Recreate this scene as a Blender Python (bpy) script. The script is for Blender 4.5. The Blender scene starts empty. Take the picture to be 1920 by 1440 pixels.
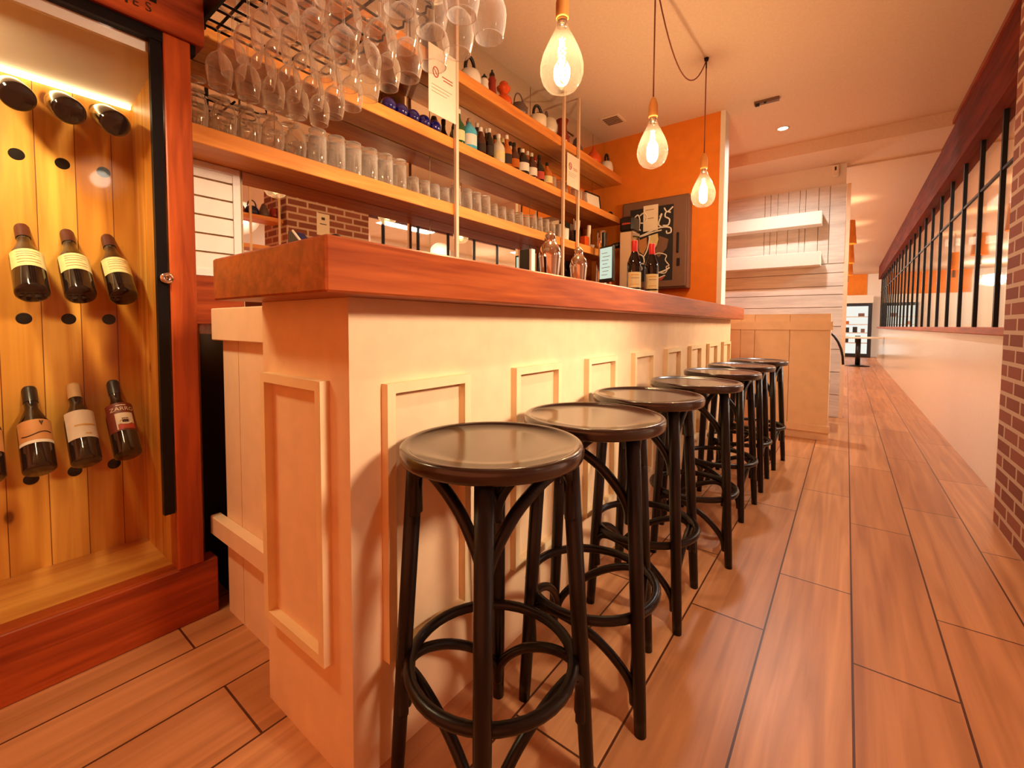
import bpy, math, random
from mathutils import Vector, Matrix
random.seed(7)
C = bpy.context.scene.collection
SC = bpy.context.scene
PI = math.pi
def R(d): return math.radians(d)

# ------------------------------------------------------------------ camera
def make_camera():
    yaw, pitch, roll = R(37.3332), R(2.593), R(0.2696)
    fw = Vector((-math.sin(yaw)*math.cos(pitch), math.cos(yaw)*math.cos(pitch), -math.sin(pitch)))
    r = Vector((math.cos(yaw), math.sin(yaw), 0)); u = r.cross(fw)
    r2 = r*math.cos(roll)+u*math.sin(roll); u2 = u*math.cos(roll)-r*math.sin(roll)
    cd = bpy.data.cameras.new('camera'); co = bpy.data.objects.new('camera', cd); C.objects.link(co)
    m = Matrix(((r2.x, u2.x, -fw.x, 0.8084), (r2.y, u2.y, -fw.y, -0.5095), (r2.z, u2.z, -fw.z, 1.0), (0, 0, 0, 1)))
    co.matrix_world = m
    cd.sensor_width = 36; cd.lens = 822.19/1920*36; cd.shift_y = -(720-646.48)/1920
    cd.clip_start = 0.02; cd.clip_end = 100
    SC.camera = co
make_camera()

# ------------------------------------------------------------------ world, exposure
SC.view_settings.view_transform = 'Standard'; SC.view_settings.look = 'None'
SC.view_settings.exposure = 0.0; SC.view_settings.gamma = 1.0
SC.view_settings.use_curve_mapping = False
SC.cycles.use_denoising = True
SC.cycles.max_bounces = 12; SC.cycles.transparent_max_bounces = 48
SC.cycles.caustics_reflective = False; SC.cycles.caustics_refractive = False
SC.cycles.sample_clamp_indirect = 6.0
W = bpy.data.worlds.new('world'); SC.world = W; W.use_nodes = True
bg = W.node_tree.nodes['Background']; bg.inputs[0].default_value = (1.0, 0.25, 0.08, 1); bg.inputs[1].default_value = 1.2

# ------------------------------------------------------------------ lamps of the room, plus added fill lights
def lamp(name, kind, loc, power, col, size=0.1, rot=None, spot=None, blend=.5, sizey=None):
    l = bpy.data.lights.new(name, kind); l.energy = power; l.color = col
    if kind == 'AREA':
        l.size = size
        if sizey: l.shape = 'RECTANGLE'; l.size_y = sizey
    else: l.shadow_soft_size = size
    if kind == 'SPOT': l.spot_size = R(spot); l.spot_blend = blend
    o = bpy.data.objects.new(name, l); o.location = loc
    if rot: o.rotation_euler = rot
    C.objects.link(o); return o
WARM = (1.0, .66, .34); WHITE = (1.0, .90, .78)
# side-room lamps, downlight and added walkway spot (their housings are built below)
FLOODS = [(3.4, .55, 900), (3.4, 2.1, 900), (3.4, 3.9, 800), (3.4, 5.8, 500)]   # side-room lamps, form and height made up for softer light
FZ = 2.45
def aim(loc, tgt):
    return (Vector(tgt)-Vector(loc)).to_track_quat('-Z', 'Y').to_euler()
def ftgt(y): return (.0, y*.75+.30, 1.36)
for x, y, e in FLOODS:
    lamp('flood_light', 'SPOT', (x, y, FZ), e*.92, (1.0, .79, .58), .32, aim((x, y, FZ), ftgt(y)), 46, 1.0).visible_glossy = False
lamp('walkway_fill_spot', 'SPOT', (1.1, .2, 2.86), 150, (1.0, .84, .62), .06, aim((1.1, .2, 2.86), (.75, 1.3, 0)), 90, 1.0).visible_glossy = False  # added out of view to brighten the walkway floor
lamp('downlight', 'SPOT', (.267, 4.426, 2.86), 140, (1.0, .95, .88), .05, None, 150, .7)
for y in (7.4, 10.4, 13.4, 16.4):
    lamp('dining_fill', 'POINT', (-.7, y, 2.25), 75, WHITE, .15)  # added unseen fill that lifts the corridor ceiling
for y in (5.0, 9.0, 13.0):
    lamp('side_room_fill', 'AREA', (3.0, y, 2.84), 190, (1.0, .93, .82), 1.2)  # added fill to brighten the room behind the glazing

# ------------------------------------------------------------------ materials
def lin(c):
    return tuple(((v/255)/12.92 if v/255 <= .04045 else ((v/255+.055)/1.055)**2.4) for v in c)+(1,)
MATS = {}
def newmat(name):
    m = bpy.data.materials.new(name); m.use_nodes = True; MATS[name] = m
    nt = m.node_tree; b = nt.nodes['Principled BSDF']; return m, nt, b
def N(nt, t, **k):
    n = nt.nodes.new(t)
    for a, v in k.items():
        if isinstance(v, (int, float, tuple)) and a in n.inputs: n.inputs[a].default_value = v
        else: setattr(n, a, v)
    return n
def ramp(nt, stops):
    n = nt.nodes.new('ShaderNodeValToRGB'); e = n.color_ramp.elements
    while len(e) < len(stops): e.new(.5)
    for i, (p, c) in enumerate(stops): e[i].position = p; e[i].color = c
    return n
def plain(name, col, rough=.5, metal=0., noise=.06, scale=30, bump=0., coat=0., spec=None):
    m, nt, b = newmat(name); L = nt.links.new
    c = lin(col); tc = N(nt, 'ShaderNodeTexCoord'); no = N(nt, 'ShaderNodeTexNoise'); no.inputs['Scale'].default_value = scale
    no.inputs['Detail'].default_value = 4
    L(tc.outputs['Object'], no.inputs['Vector'])
    d = tuple(max(0, x*(1-noise)) for x in c[:3])+(1,); h = tuple(min(1, x*(1+noise)) for x in c[:3])+(1,)
    r = ramp(nt, [(.3, d), (.7, h)]); L(no.outputs['Fac'], r.inputs[0]); L(r.outputs[0], b.inputs['Base Color'])
    b.inputs['Roughness'].default_value = rough; b.inputs['Metallic'].default_value = metal
    if coat: b.inputs['Coat Weight'].default_value = coat
    if spec is not None: b.inputs['Specular IOR Level'].default_value = spec
    if bump:
        bp = N(nt, 'ShaderNodeBump'); bp.inputs['Strength'].default_value = bump; bp.inputs['Distance'].default_value = .002
        L(no.outputs['Fac'], bp.inputs['Height']); L(bp.outputs[0], b.inputs['Normal'])
    return m
def wood(name, dark, light, axis='Y', scale=1., rough=.4, stretch=14, bump=.1, knots=False, coat=0.):
    """grain that runs along one axis of the thing"""
    m, nt, b = newmat(name); L = nt.links.new
    tc = N(nt, 'ShaderNodeTexCoord'); mp = N(nt, 'ShaderNodeMapping')
    s = {'X': (1, stretch, stretch), 'Y': (stretch, 1, stretch), 'Z': (stretch, stretch, 1)}[axis]
    mp.inputs['Scale'].default_value = tuple(v*scale for v in s)
    L(tc.outputs['Object'], mp.inputs['Vector'])
    n1 = N(nt, 'ShaderNodeTexNoise'); n1.inputs['Scale'].default_value = 2.2; n1.inputs['Detail'].default_value = 8; n1.inputs['Distortion'].default_value = .6
    n2 = N(nt, 'ShaderNodeTexNoise'); n2.inputs['Scale'].default_value = .6; n2.inputs['Detail'].default_value = 2
    L(mp.outputs[0], n1.inputs['Vector']); L(mp.outputs[0], n2.inputs['Vector'])
    mx = N(nt, 'ShaderNodeMath', operation='ADD'); L(n1.outputs['Fac'], mx.inputs[0]); L(n2.outputs['Fac'], mx.inputs[1])
    hf = N(nt, 'ShaderNodeMath', operation='MULTIPLY'); hf.inputs[1].default_value = .5; L(mx.outputs[0], hf.inputs[0])
    r = ramp(nt, [(.36, lin(dark)), (.62, lin(light))]); L(hf.outputs[0], r.inputs[0])
    out = r.outputs[0]
    if knots:
        vo = N(nt, 'ShaderNodeTexVoronoi'); vo.inputs['Scale'].default_value = 5.0
        mp2 = N(nt, 'ShaderNodeMapping'); s2 = {'X': (.6, 1.6, 1.6), 'Y': (1.6, .6, 1.6), 'Z': (1.6, 1.6, .6)}[axis]
        mp2.inputs['Scale'].default_value = s2; L(tc.outputs['Object'], mp2.inputs['Vector']); L(mp2.outputs[0], vo.inputs['Vector'])
        kr = ramp(nt, [(.06, (1, 1, 1, 1)), (.16, (0, 0, 0, 1))]); L(vo.outputs['Distance'], kr.inputs[0])
        mm = N(nt, 'ShaderNodeMix', data_type='RGBA'); L(kr.outputs[0], mm.inputs[0]); L(out, mm.inputs[6])
        mm.inputs[7].default_value = tuple(v*.45 for v in lin(dark)[:3])+(1,); out = mm.outputs[2]
    L(out, b.inputs['Base Color']); b.inputs['Roughness'].default_value = rough
    if coat: b.inputs['Coat Weight'].default_value = coat; b.inputs['Coat Roughness'].default_value = .15
    bp = N(nt, 'ShaderNodeBump'); bp.inputs['Strength'].default_value = bump; bp.inputs['Distance'].default_value = .002
    L(n1.outputs['Fac'], bp.inputs['Height']); L(bp.outputs[0], b.inputs['Normal'])
    return m
def tiles(name, c1, c2, mortar, bw, bh, ms, rot=(0, 0, 0), off=(0, 0, 0), rough=.4, offset=.5, streak=None, bump=.3, coord='Object', upright=False, knots=None, low=(.62, .55, .5, 1)):
    m, nt, b = newmat(name); L = nt.links.new
    tc = N(nt, 'ShaderNodeTexCoord'); mp = N(nt, 'ShaderNodeMapping'); mp.inputs['Rotation'].default_value = rot; mp.inputs['Location'].default_value = off
    if upright:
        sx = N(nt, 'ShaderNodeSeparateXYZ'); cx = N(nt, 'ShaderNodeCombineXYZ'); ad = N(nt, 'ShaderNodeMath', operation='ADD')
        L(tc.outputs[coord], sx.inputs[0]); L(sx.outputs[0], ad.inputs[0]); L(sx.outputs[1], ad.inputs[1]); L(ad.outputs[0], cx.inputs[0]); L(sx.outputs[2], cx.inputs[1]); L(cx.outputs[0], mp.inputs['Vector'])
    else: L(tc.outputs[coord], mp.inputs['Vector'])
    br = N(nt, 'ShaderNodeTexBrick'); br.offset = offset; br.squash = 1
    br.inputs['Color1'].default_value = lin(c1); br.inputs['Color2'].default_value = lin(c2); br.inputs['Mortar'].default_value = lin(mortar)
    br.inputs['Scale'].default_value = 1; br.inputs['Brick Width'].default_value = bw; br.inputs['Row Height'].default_value = bh
    br.inputs['Mortar Size'].default_value = ms; br.inputs['Mortar Smooth'].default_value = .1; br.inputs['Bias'].default_value = 0
    L(mp.outputs[0], br.inputs['Vector'])
    out = br.outputs['Color']
    if streak:
        m2 = N(nt, 'ShaderNodeMapping'); m2.inputs['Scale'].default_value = streak; L(mp.outputs[0], m2.inputs['Vector'])
        n1 = N(nt, 'ShaderNodeTexNoise'); n1.inputs['Scale'].default_value = 3; n1.inputs['Detail'].default_value = 6; n1.inputs['Distortion'].default_value = .8
        L(m2.outputs[0], n1.inputs['Vector'])
        rr = ramp(nt, [(.3, low), (.7, (1.0, 1.0, 1.0, 1))]); L(n1.outputs['Fac'], rr.inputs[0])
        mm = N(nt, 'ShaderNodeMix', data_type='RGBA', blend_type='MULTIPLY'); mm.inputs[0].default_value = 1
        L(out, mm.inputs[6]); L(rr.outputs[0], mm.inputs[7]); out = mm.outputs[2]
    if knots:
        m3 = N(nt, 'ShaderNodeMapping'); m3.inputs['Scale'].default_value = knots; L(mp.outputs[0], m3.inputs['Vector'])
        vo = N(nt, 'ShaderNodeTexVoronoi'); vo.inputs['Scale'].default_value = 1; L(m3.outputs[0], vo.inputs['Vector'])
        kr = ramp(nt, [(.05, (.22, .12, .08, 1)), (.085, (.75, .62, .5, 1)), (.22, (1, 1, 1, 1))]); L(vo.outputs['Distance'], kr.inputs[0])
        mk = N(nt, 'ShaderNodeMix', data_type='RGBA', blend_type='MULTIPLY'); mk.inputs[0].default_value = 1
        L(out, mk.inputs[6]); L(kr.outputs[0], mk.inputs[7]); out = mk.outputs[2]
    L(out, b.inputs['Base Color']); b.inputs['Roughness'].default_value = rough
    bp = N(nt, 'ShaderNodeBump'); bp.inputs['Strength'].default_value = bump; bp.inputs['Distance'].default_value = .004; bp.invert = True
    L(br.outputs['Fac'], bp.inputs['Height']); L(bp.outputs[0], b.inputs['Normal'])
    return m
def thin_glass(name, tint=(.96, .95, .92), edge=.75, power=3.0, base=.05, edge_col=(1, .97, .9), pale_edge=0):
    """a single wall of clear glass: mostly see-through, mirror-like at grazing angles"""
    m = bpy.data.materials.new(name); m.use_nodes = True; MATS[name] = m; nt = m.node_tree; nt.nodes.clear(); L = nt.links.new
    o = N(nt, 'ShaderNodeOutputMaterial'); mx = N(nt, 'ShaderNodeMixShader'); tr = N(nt, 'ShaderNodeBsdfTransparent'); gl = N(nt, 'ShaderNodeBsdfGlossy')
    tr.inputs[0].default_value = tint+(1,); gl.inputs[0].default_value = edge_col+(1,); gl.inputs['Roughness'].default_value = .03
    lw = N(nt, 'ShaderNodeLayerWeight'); lw.inputs[0].default_value = .5
    pw = N(nt, 'ShaderNodeMath', operation='POWER'); pw.inputs[1].default_value = power; L(lw.outputs['Facing'], pw.inputs[0])
    ml = N(nt, 'ShaderNodeMath', operation='MULTIPLY_ADD'); ml.inputs[1].default_value = edge; ml.inputs[2].default_value = base; L(pw.outputs[0], ml.inputs[0])
    refl = gl.outputs[0]
    if pale_edge:  # pale diffuse painted in for bright reflections on the glass edges
        df = N(nt, 'ShaderNodeBsdfDiffuse'); df.inputs[0].default_value = (.95, .92, .86, 1); m2 = N(nt, 'ShaderNodeMixShader'); m2.inputs[0].default_value = pale_edge
        L(refl, m2.inputs[1]); L(df.outputs[0], m2.inputs[2]); refl = m2.outputs[0]
    L(ml.outputs[0], mx.inputs[0]); L(tr.outputs[0], mx.inputs[1]); L(refl, mx.inputs[2]); L(mx.outputs[0], o.inputs[0])
    return m
def emit(name, col, strength):
    m = bpy.data.materials.new(name); m.use_nodes = True; MATS[name] = m; nt = m.node_tree; nt.nodes.clear()
    o = N(nt, 'ShaderNodeOutputMaterial'); e = N(nt, 'ShaderNodeEmission'); e.inputs[0].default_value = lin(col); e.inputs[1].default_value = strength
    nt.links.new(e.outputs[0], o.inputs[0]); return m

M_floor = tiles('floor_planks', (216, 154, 104), (194, 130, 84), (84, 42, 22), 1.17, .23, .003, (0, 0, R(90)), (.36, .0674, 0), .38, .641, (.35, 7, 1), .4)
M_ceil = plain('ceiling_plaster', (226, 200, 176), .9, noise=.04, scale=60)
M_white = plain('white_paint', (232, 222, 208), .55, noise=.02)
M_whitegloss = plain('white_gloss', (235, 224, 206), .18, noise=.02)
M_orange = plain('orange_paint', (226, 128, 28), .75, noise=.05, scale=12)
M_cream = plain('cream_paint', (236, 200, 158), .55, noise=.05, scale=14)
M_creamtrim = plain('cream_trim', (238, 210, 162), .45, noise=.05, scale=14)
M_tan = plain('tan_paint', (238, 206, 170), .5, noise=.04, scale=14)
M_counter = wood('counter_wood', (132, 54, 21), (182, 90, 39), 'Y', 1.6, .38, 16, .15)
M_redwood_y = wood('red_wood_y', (116, 38, 14), (172, 74, 28), 'Y', 1.6, .45, 14, .2)
M_redwood_z = wood('red_wood_z', (122, 42, 15), (180, 80, 30), 'Z', 1.6, .45, 12, .2)
M_header = wood('header_wood_shaded', (70, 22, 10), (116, 38, 16), 'Y', 1.2, .75, 12, .1)  # darker wood colour paints the shade on the header face
M_header.node_tree.nodes['Principled BSDF'].inputs['Specular IOR Level'].default_value = .15
M_shelf = wood('shelf_wood', (206, 118, 48), (236, 158, 74), 'Y', 1.4, .5, 12, .15)
M_pine = tiles('pine_boards', (222, 160, 70), (206, 138, 52), (120, 66, 20), 6.0, .085, .0012, (0, R(90), 0), (0, 0, 0), .45, .5, None, .2)
M_pinewood = tiles('pine_wood', (238, 186, 84), (220, 158, 62), (120, 66, 22), .093, 6.0, .0012, (0, 0, 0), (0, 1, 0), .42, 0, (7, .35, 1), .15, upright=True, knots=(6.0, 3.2, 1), low=(.60, .44, .3, 1))
M_pinefloor = wood('pine_wood_y', (186, 118, 44), (226, 172, 84), 'Y', 1.2, .45, 9, .1)
M_plank = wood('whitewashed_planks', (198, 188, 176), (226, 216, 202), 'X', 2., .6, 10, .1)
M_brick = tiles('brick', (150, 86, 66), (122, 66, 50), (196, 168, 146), .22, .075, .011, (0, 0, 0), (0, 0, 0), .85, .5, None, .8, upright=True)
M_black = plain('black_iron', (12, 11, 13), .5, noise=.1, spec=.25)
M_shadewood = plain('shade_dark_wood', (20, 12, 10), .6)  # near-black colour paints the shade in the gap behind the gate
M_blackplastic = plain('black_plastic', (14, 14, 18), .3)
M_stool = wood('stool_wood', (8, 6, 6), (18, 10, 9), 'Z', 3, .34, 8, .05, coat=.08)
M_stool.node_tree.nodes['Principled BSDF'].inputs['Specular IOR Level'].default_value = .35
M_seat = wood('seat_wood', (16, 9, 8), (34, 18, 12), 'Y', 2.5, .26, 10, .05, coat=.7)
M_chrome = plain('chrome', (225, 215, 205), .12, 1.0, noise=.02)
M_steel = plain('brushed_steel', (205, 196, 186), .32, 1.0, noise=.05)
M_post = plain('post_paint', (226, 196, 164), .4, noise=.02)
M_socket = wood('lamp_socket_wood', (196, 128, 60), (226, 160, 84), 'Z', 2, .5, 6, .05)
M_cord = plain('brown_cord', (120, 62, 34), .7)
M_glass = thin_glass('clear_glass', (.975, .965, .945), 1.0, 1.35, .05, pale_edge=.5)
M_bulb = thin_glass('amber_bulb_glass', (1.0, .93, .80), .5, 2.2, .08, (1, .95, .8))
def milky():
    nt = M_bulb.node_tree; L = nt.links.new; o = nt.nodes['Material Output']; src = o.inputs[0].links[0].from_socket
    tl = N(nt, 'ShaderNodeBsdfTranslucent'); tl.inputs[0].default_value = (1, .93, .78, 1); mx = N(nt, 'ShaderNodeMixShader'); mx.inputs[0].default_value = .02
    L(src, mx.inputs[1]); L(tl.outputs[0], mx.inputs[2]); L(mx.outputs[0], o.inputs[0])
milky()
M_pane = thin_glass('window_glass', (.94, .94, .92), .92, 2.6, .08)
M_cabglass = thin_glass('cabinet_glass', (.985, .97, .95), .8, 3.0, .018)
M_fil = emit('filament', (255, 222, 168), 7.0)
M_lampface = emit('lamp_face', (255, 240, 220), 14.0)
M_screen = emit('screen_glow', (216, 230, 206), .95)
M_cyan = emit('cyan_screen_glow', (60, 190, 200), .9)
M_fridge = emit('fridge_glow', (235, 235, 225), 1.1)
M_warmstrip = emit('warm_strip', (255, 226, 170), 6.0)
M_wine = plain('dark_bottle_glass', (12, 8, 8), .06, spec=.7)
M_paper = plain('paper', (232, 218, 194), .7, noise=.02)
M_labelcream = plain('cream_label', (214, 198, 142), .6, noise=.08, scale=40)
M_labelwhite = plain('white_label', (222, 212, 196), .6, noise=.05, scale=40)
M_labeltan = plain('tan_label', (190, 132, 76), .6, noise=.08, scale=40)
M_labelred = plain('red_label', (110, 34, 20), .5, noise=.1, scale=40)
M_ink = plain('dark_ink', (40, 22, 16), .6)
M_redink = plain('red_ink', (176, 60, 40), .6)
M_greyink = plain('grey_ink', (150, 110, 90), .6)
M_gold = plain('gold_ink', (206, 160, 80), .5)
M_chalk = plain('chalk', (232, 226, 214), .9)
M_board = plain('blackboard', (20, 17, 24), .7)
M_taupe = plain('taupe_frame', (112, 80, 64), .5, noise=.04)
M_red = plain('red_capsule', (196, 40, 34), .35)
M_blue = plain('cobalt_glass', (8, 14, 90), .03, spec=1.0, coat=1.0)
M_navy = plain('navy_cloth', (18, 20, 58), .5)
M_green = plain('green_glass', (14, 70, 30), .06, spec=.8)
M_bluegin = plain('pale_blue_glass', (70, 170, 196), .08, spec=.8)
M_amber = plain('amber_spirit', (176, 92, 22), .08, spec=.8)
M_brown = plain('brown_glass', (64, 26, 12), .08, spec=.8)
M_clearb = plain('frosted_bottle', (206, 196, 178), .12, spec=.8)
M_orangeceramic = plain('orange_ceramic', (214, 80, 24), .25)
M_redceramic = plain('red_ceramic', (140, 36, 22), .25)
M_greyceramic = plain('grey_ceramic', (92, 74, 70), .3)
M_whiteceramic = plain('white_ceramic', (226, 218, 206), .2)
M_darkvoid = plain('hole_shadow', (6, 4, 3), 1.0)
M_mirror = None
def mk_mirror():
    m, nt, b = newmat('mirror_silver'); b.inputs['Base Color'].default_value = (.90, .86, .78, 1); b.inputs['Metallic'].default_value = 1; b.inputs['Roughness'].default_value = .015
    return m
M_mirror = mk_mirror()

# ------------------------------------------------------------------ mesh helpers
class MB:
    def __init__(s): s.v = []; s.f = []; s.sm = []
    def add(s, vs, fs, smooth=False):
        o = len(s.v); s.v += [tuple(v) for v in vs]; s.f += [tuple(i+o for i in f) for f in fs]; s.sm += [smooth]*len(fs); return s
    def box(s, x0, x1, y0, y1, z0, z1, b=0.0):
        if x0 > x1: x0, x1 = x1, x0
        if y0 > y1: y0, y1 = y1, y0
        if z0 > z1: z0, z1 = z1, z0
        if b <= 0:
            vs = [(x, y, z) for z in (z0, z1) for y in (y0, y1) for x in (x0, x1)]
            fs = [(0, 2, 3, 1), (4, 5, 7, 6), (0, 1, 5, 4), (2, 6, 7, 3), (0, 4, 6, 2), (1, 3, 7, 5)]
            return s.add(vs, fs)
        b = min(b, (x1-x0)/2.01, (y1-y0)/2.01, (z1-z0)/2.01)
        # chamfered box: 24 verts
        X = (x0, x1); Y = (y0, y1); Z = (z0, z1); vs = []; idx = {}
        for i in (0, 1):
            for j in (0, 1):
                for k in (0, 1):
                    sx, sy, sz = (1, -1)[i], (1, -1)[j], (1, -1)[k]
                    for a in range(3):
                        p = [X[i]+sx*b, Y[j]+sy*b, Z[k]+sz*b]; p[a] = (X[i], Y[j], Z[k])[a]
                        idx[(i, j, k, a)] = len(vs); vs.append(p)
        fs = []
        for i in (0, 1):
            q = [idx[(i, j, k, 0)] for j, k in ((0, 0), (1, 0), (1, 1), (0, 1))]; fs.append(q if i else q[::-1])
            q = [idx[(j, i, k, 1)] for j, k in ((0, 0), (0, 1), (1, 1), (1, 0))]; fs.append(q if i else q[::-1])
            q = [idx[(j, k, i, 2)] for j, k in ((0, 0), (1, 0), (1, 1), (0, 1))]; fs.append(q if i else q[::-1])
        for i in (0, 1):
            for j in (0, 1):
                fs.append([idx[(i, j, 0, 0)], idx[(i, j, 1, 0)], idx[(i, j, 1, 1)], idx[(i, j, 0, 1)]])
                fs.append([idx[(i, 0, j, 0)], idx[(i, 1, j, 0)], idx[(i, 1, j, 2)], idx[(i, 0, j, 2)]])
                fs.append([idx[(0, i, j, 1)], idx[(1, i, j, 1)], idx[(1, i, j, 2)], idx[(0, i, j, 2)]])
                for k in (0, 1): fs.append([idx[(i, j, k, 0)], idx[(i, j, k, 1)], idx[(i, j, k, 2)]])
        return s.add(vs, fs)
    def lathe(s, prof, n=24, c=(0, 0, 0), close=True, ax='Z'):
        """prof: (r, h) pairs; a zero radius closes the end"""
        vs = []; fs = []; rings = []
        for r, h in prof:
            if r <= 1e-6: rings.append([len(vs)]); vs.append((0, 0, h))
            else:
                rings.append(list(range(len(vs), len(vs)+n)))
                vs += [(r*math.cos(2*PI*i/n), r*math.sin(2*PI*i/n), h) for i in range(n)]
        for a, b in zip(rings, rings[1:]):
            for i in range(n):
                j = (i+1) % n
                if len(a) == 1 and len(b) == 1: continue
                if len(a) == 1: fs.append((a[0], b[j], b[i]))
                elif len(b) == 1: fs.append((a[i], a[j], b[0]))
                else: fs.append((a[i], a[j], b[j], b[i]))
        if ax == 'X': vs = [(z, y, -x) for x, y, z in vs]
        if ax == 'Y': vs = [(x, z, -y) for x, y, z in vs]
        vs = [(x+c[0], y+c[1], z+c[2]) for x, y, z in vs]
        return s.add(vs, fs, True)
    def tube(s, pts, r, n=8, closed=False, cap=True):
        pts = [Vector(p) for p in pts]; k = len(pts); rs = r if isinstance(r, (list, tuple)) else [r]*k
        vs = []; fs = []; up = None
        for i, p in enumerate(pts):
            if closed: t = pts[(i+1) % k]-pts[i-1]
            else: t = pts[min(i+1, k-1)]-pts[max(i-1, 0)]
            t = t.normalized()
            if up is None:
                up = Vector((0, 0, 1)) if abs(t.z) < .9 else Vector((1, 0, 0))
            a = t.cross(up).normalized(); up = a.cross(t).normalized(); b = up
            for q in range(n):
                w = 2*PI*q/n; vs.append(p+a*math.cos(w)*rs[i]+b*math.sin(w)*rs[i])
        for i in range(k if closed else k-1):
            for q in range(n):
                a0 = i*n+q; a1 = i*n+(q+1) % n; b0 = ((i+1) % k)*n+q; b1 = ((i+1) % k)*n+(q+1) % n
                fs.append((a0, a1, b1, b0))
        s.add(vs, fs, True)
        if cap and not closed:
            o = len(s.v)-len(vs)
            s.f.append(tuple(o+q for q in range(n))[::-1]); s.sm.append(False)
            s.f.append(tuple(o+(k-1)*n+q for q in range(n))); s.sm.append(False)
        return s
    def patch(s, r, z0, z1, a0, a1, n=10, c=(0, 0, 0)):
        """part of a cylinder wall (a label), with a little thickness of its own"""
        vs = []; fs = []
        for z in (z0, z1):
            for i in range(n+1):
                w = a0+(a1-a0)*i/n; vs.append((c[0]+r*math.cos(w), c[1]+r*math.sin(w), c[2]+z))
        for i in range(n): fs.append((i, i+1, n+2+i, n+1+i))
        return s.add(vs, fs, True)
    def poly(s, pts, d):
        """a flat outline pushed along vector d"""
        k = len(pts); d = Vector(d); vs = [Vector(p) for p in pts]+[Vector(p)+d for p in pts]
        fs = [tuple(range(k))[::-1], tuple(range(k, 2*k))]+[(i, (i+1) % k, (i+1) % k+k, i+k) for i in range(k)]
        return s.add(vs, fs)
    def build(s, name, mat, parent=None, loc=None):
        me = bpy.data.meshes.new(name); me.from_pydata(s.v, [], s.f); me.polygons.foreach_set('use_smooth', s.sm); me.update()
        o = bpy.data.objects.new(name, me); me.materials.append(mat); C.objects.link(o)
        if parent: o.parent = parent
        if loc: o.location = loc
        return o
def tag(o, label, cat, group=None):
    o['label'] = label; o['category'] = cat
    if group: o['group'] = group
    return o
def thing(name, label, cat, loc=(0, 0, 0), rz=0, group=None):
    o = bpy.data.objects.new(name, None); C.objects.link(o); o.location = loc; o.rotation_euler = (0, 0, rz); o.empty_display_size = .05
    return tag(o, label, cat, group)
def struct(o): o['kind'] = 'structure'; return o
def dup(root, loc=None, rz=None, label=None, group=None):
    r = root.copy(); C.objects.link(r)
    if loc is not None: r.location = loc
    if rz is not None: r.rotation_euler = (0, 0, rz)
    if label: r['label'] = label
    if group: r['group'] = group
    for ch in list(root.children):
        c = ch.copy(); C.objects.link(c); c.parent = r
        for g in ch.children:
            d = g.copy(); C.objects.link(d); d.parent = c
    return r
def text_mesh(body, size):
    cu = bpy.data.curves.new('t', 'FONT'); cu.body = body; cu.size = size; cu.align_x = 'CENTER'; cu.align_y = 'CENTER'; cu.resolution_u = 3
    o = bpy.data.objects.new('t', cu); C.objects.link(o); bpy.context.view_layer.update()
    dg = bpy.context.evaluated_depsgraph_get(); me = o.evaluated_get(dg).to_mesh()
    vs = [tuple(v.co) for v in me.vertices]; fs = [tuple(p.vertices) for p in me.polygons]
    o.evaluated_get(dg).to_mesh_clear(); bpy.data.objects.remove(o); bpy.data.curves.remove(cu)
    return vs, fs
ORD = ['first', 'second', 'third', 'fourth', 'fifth', 'sixth', 'seventh', 'eighth', 'ninth', 'tenth', 'eleventh', 'twelfth', 'thirteenth', 'fourteenth', 'fifteenth',
       'sixteenth', 'seventeenth', 'eighteenth', 'nineteenth', 'twentieth', 'twenty-first', 'twenty-second', 'twenty-third', 'twenty-fourth', 'twenty-fifth']

# ================================================================== SETTING
CZ = 2.88
struct(MB().box(-1.6, 5.3, -4.0, 18.6, -.1, 0).build('floor', M_floor))
struct(MB().box(-1.6, 1.75, -3.0, 4.92, CZ, CZ+.1).build('ceiling', M_ceil))
struct(MB().box(-1.6, 1.56, 4.92, 5.6, 2.755, CZ+.1).build('trim_1', M_ceil))
struct(MB().box(-3.2, 1.75, 5.6, 18.6, 2.74, 2.84).build('ceiling_corridor', M_ceil))
struct(MB().box(-1.46, -1.32, -3.0, -.026, 0, CZ).box(-1.46, -1.24, -.026, 3.86, 0, CZ).build('wall_left', M_cream))
wb = struct(MB().box(-1.24, -.125, 3.72, 3.86, 0, CZ).build('wall_back', M_orange))
struct(MB().box(-.125, -.085, 3.712, 3.868, 0, CZ).build('trim_2', M_white))
# whitewashed plank wall behind the end of the bar, white above
wf = struct(MB().box(-1.5, .755, 5.47, 5.58, 0, 2.755).build('wall_far', M_white))
pk = MB(); pk.box(-1.5, .765, 5.45, 5.47, 0.0, 1.685)
zs = [0, .25, .5, .75, 1.0, 1.21, 1.35, 1.44, 1.585, 1.685]
pk = MB()
for a, b in zip(zs, zs[1:]): pk.box(-1.5, .765, 5.448, 5.47, a+.004, b-.004)
xs = [-1.5, -.40, .0, .06, .13, .235, .345, .40, .52, .62, .765]
for a, b in zip(xs, xs[1:]): pk.box(a+.003, b-.003, 5.448, 5.47, 1.69, 2.53)
struct(pk.build('trim_3', M_plank, wf)).__setitem__('label', 'whitewashed boards')
struct(MB().box(.765, .80, 5.448, 5.6, 0, 2.53).build('trim_4', M_tan))
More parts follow.
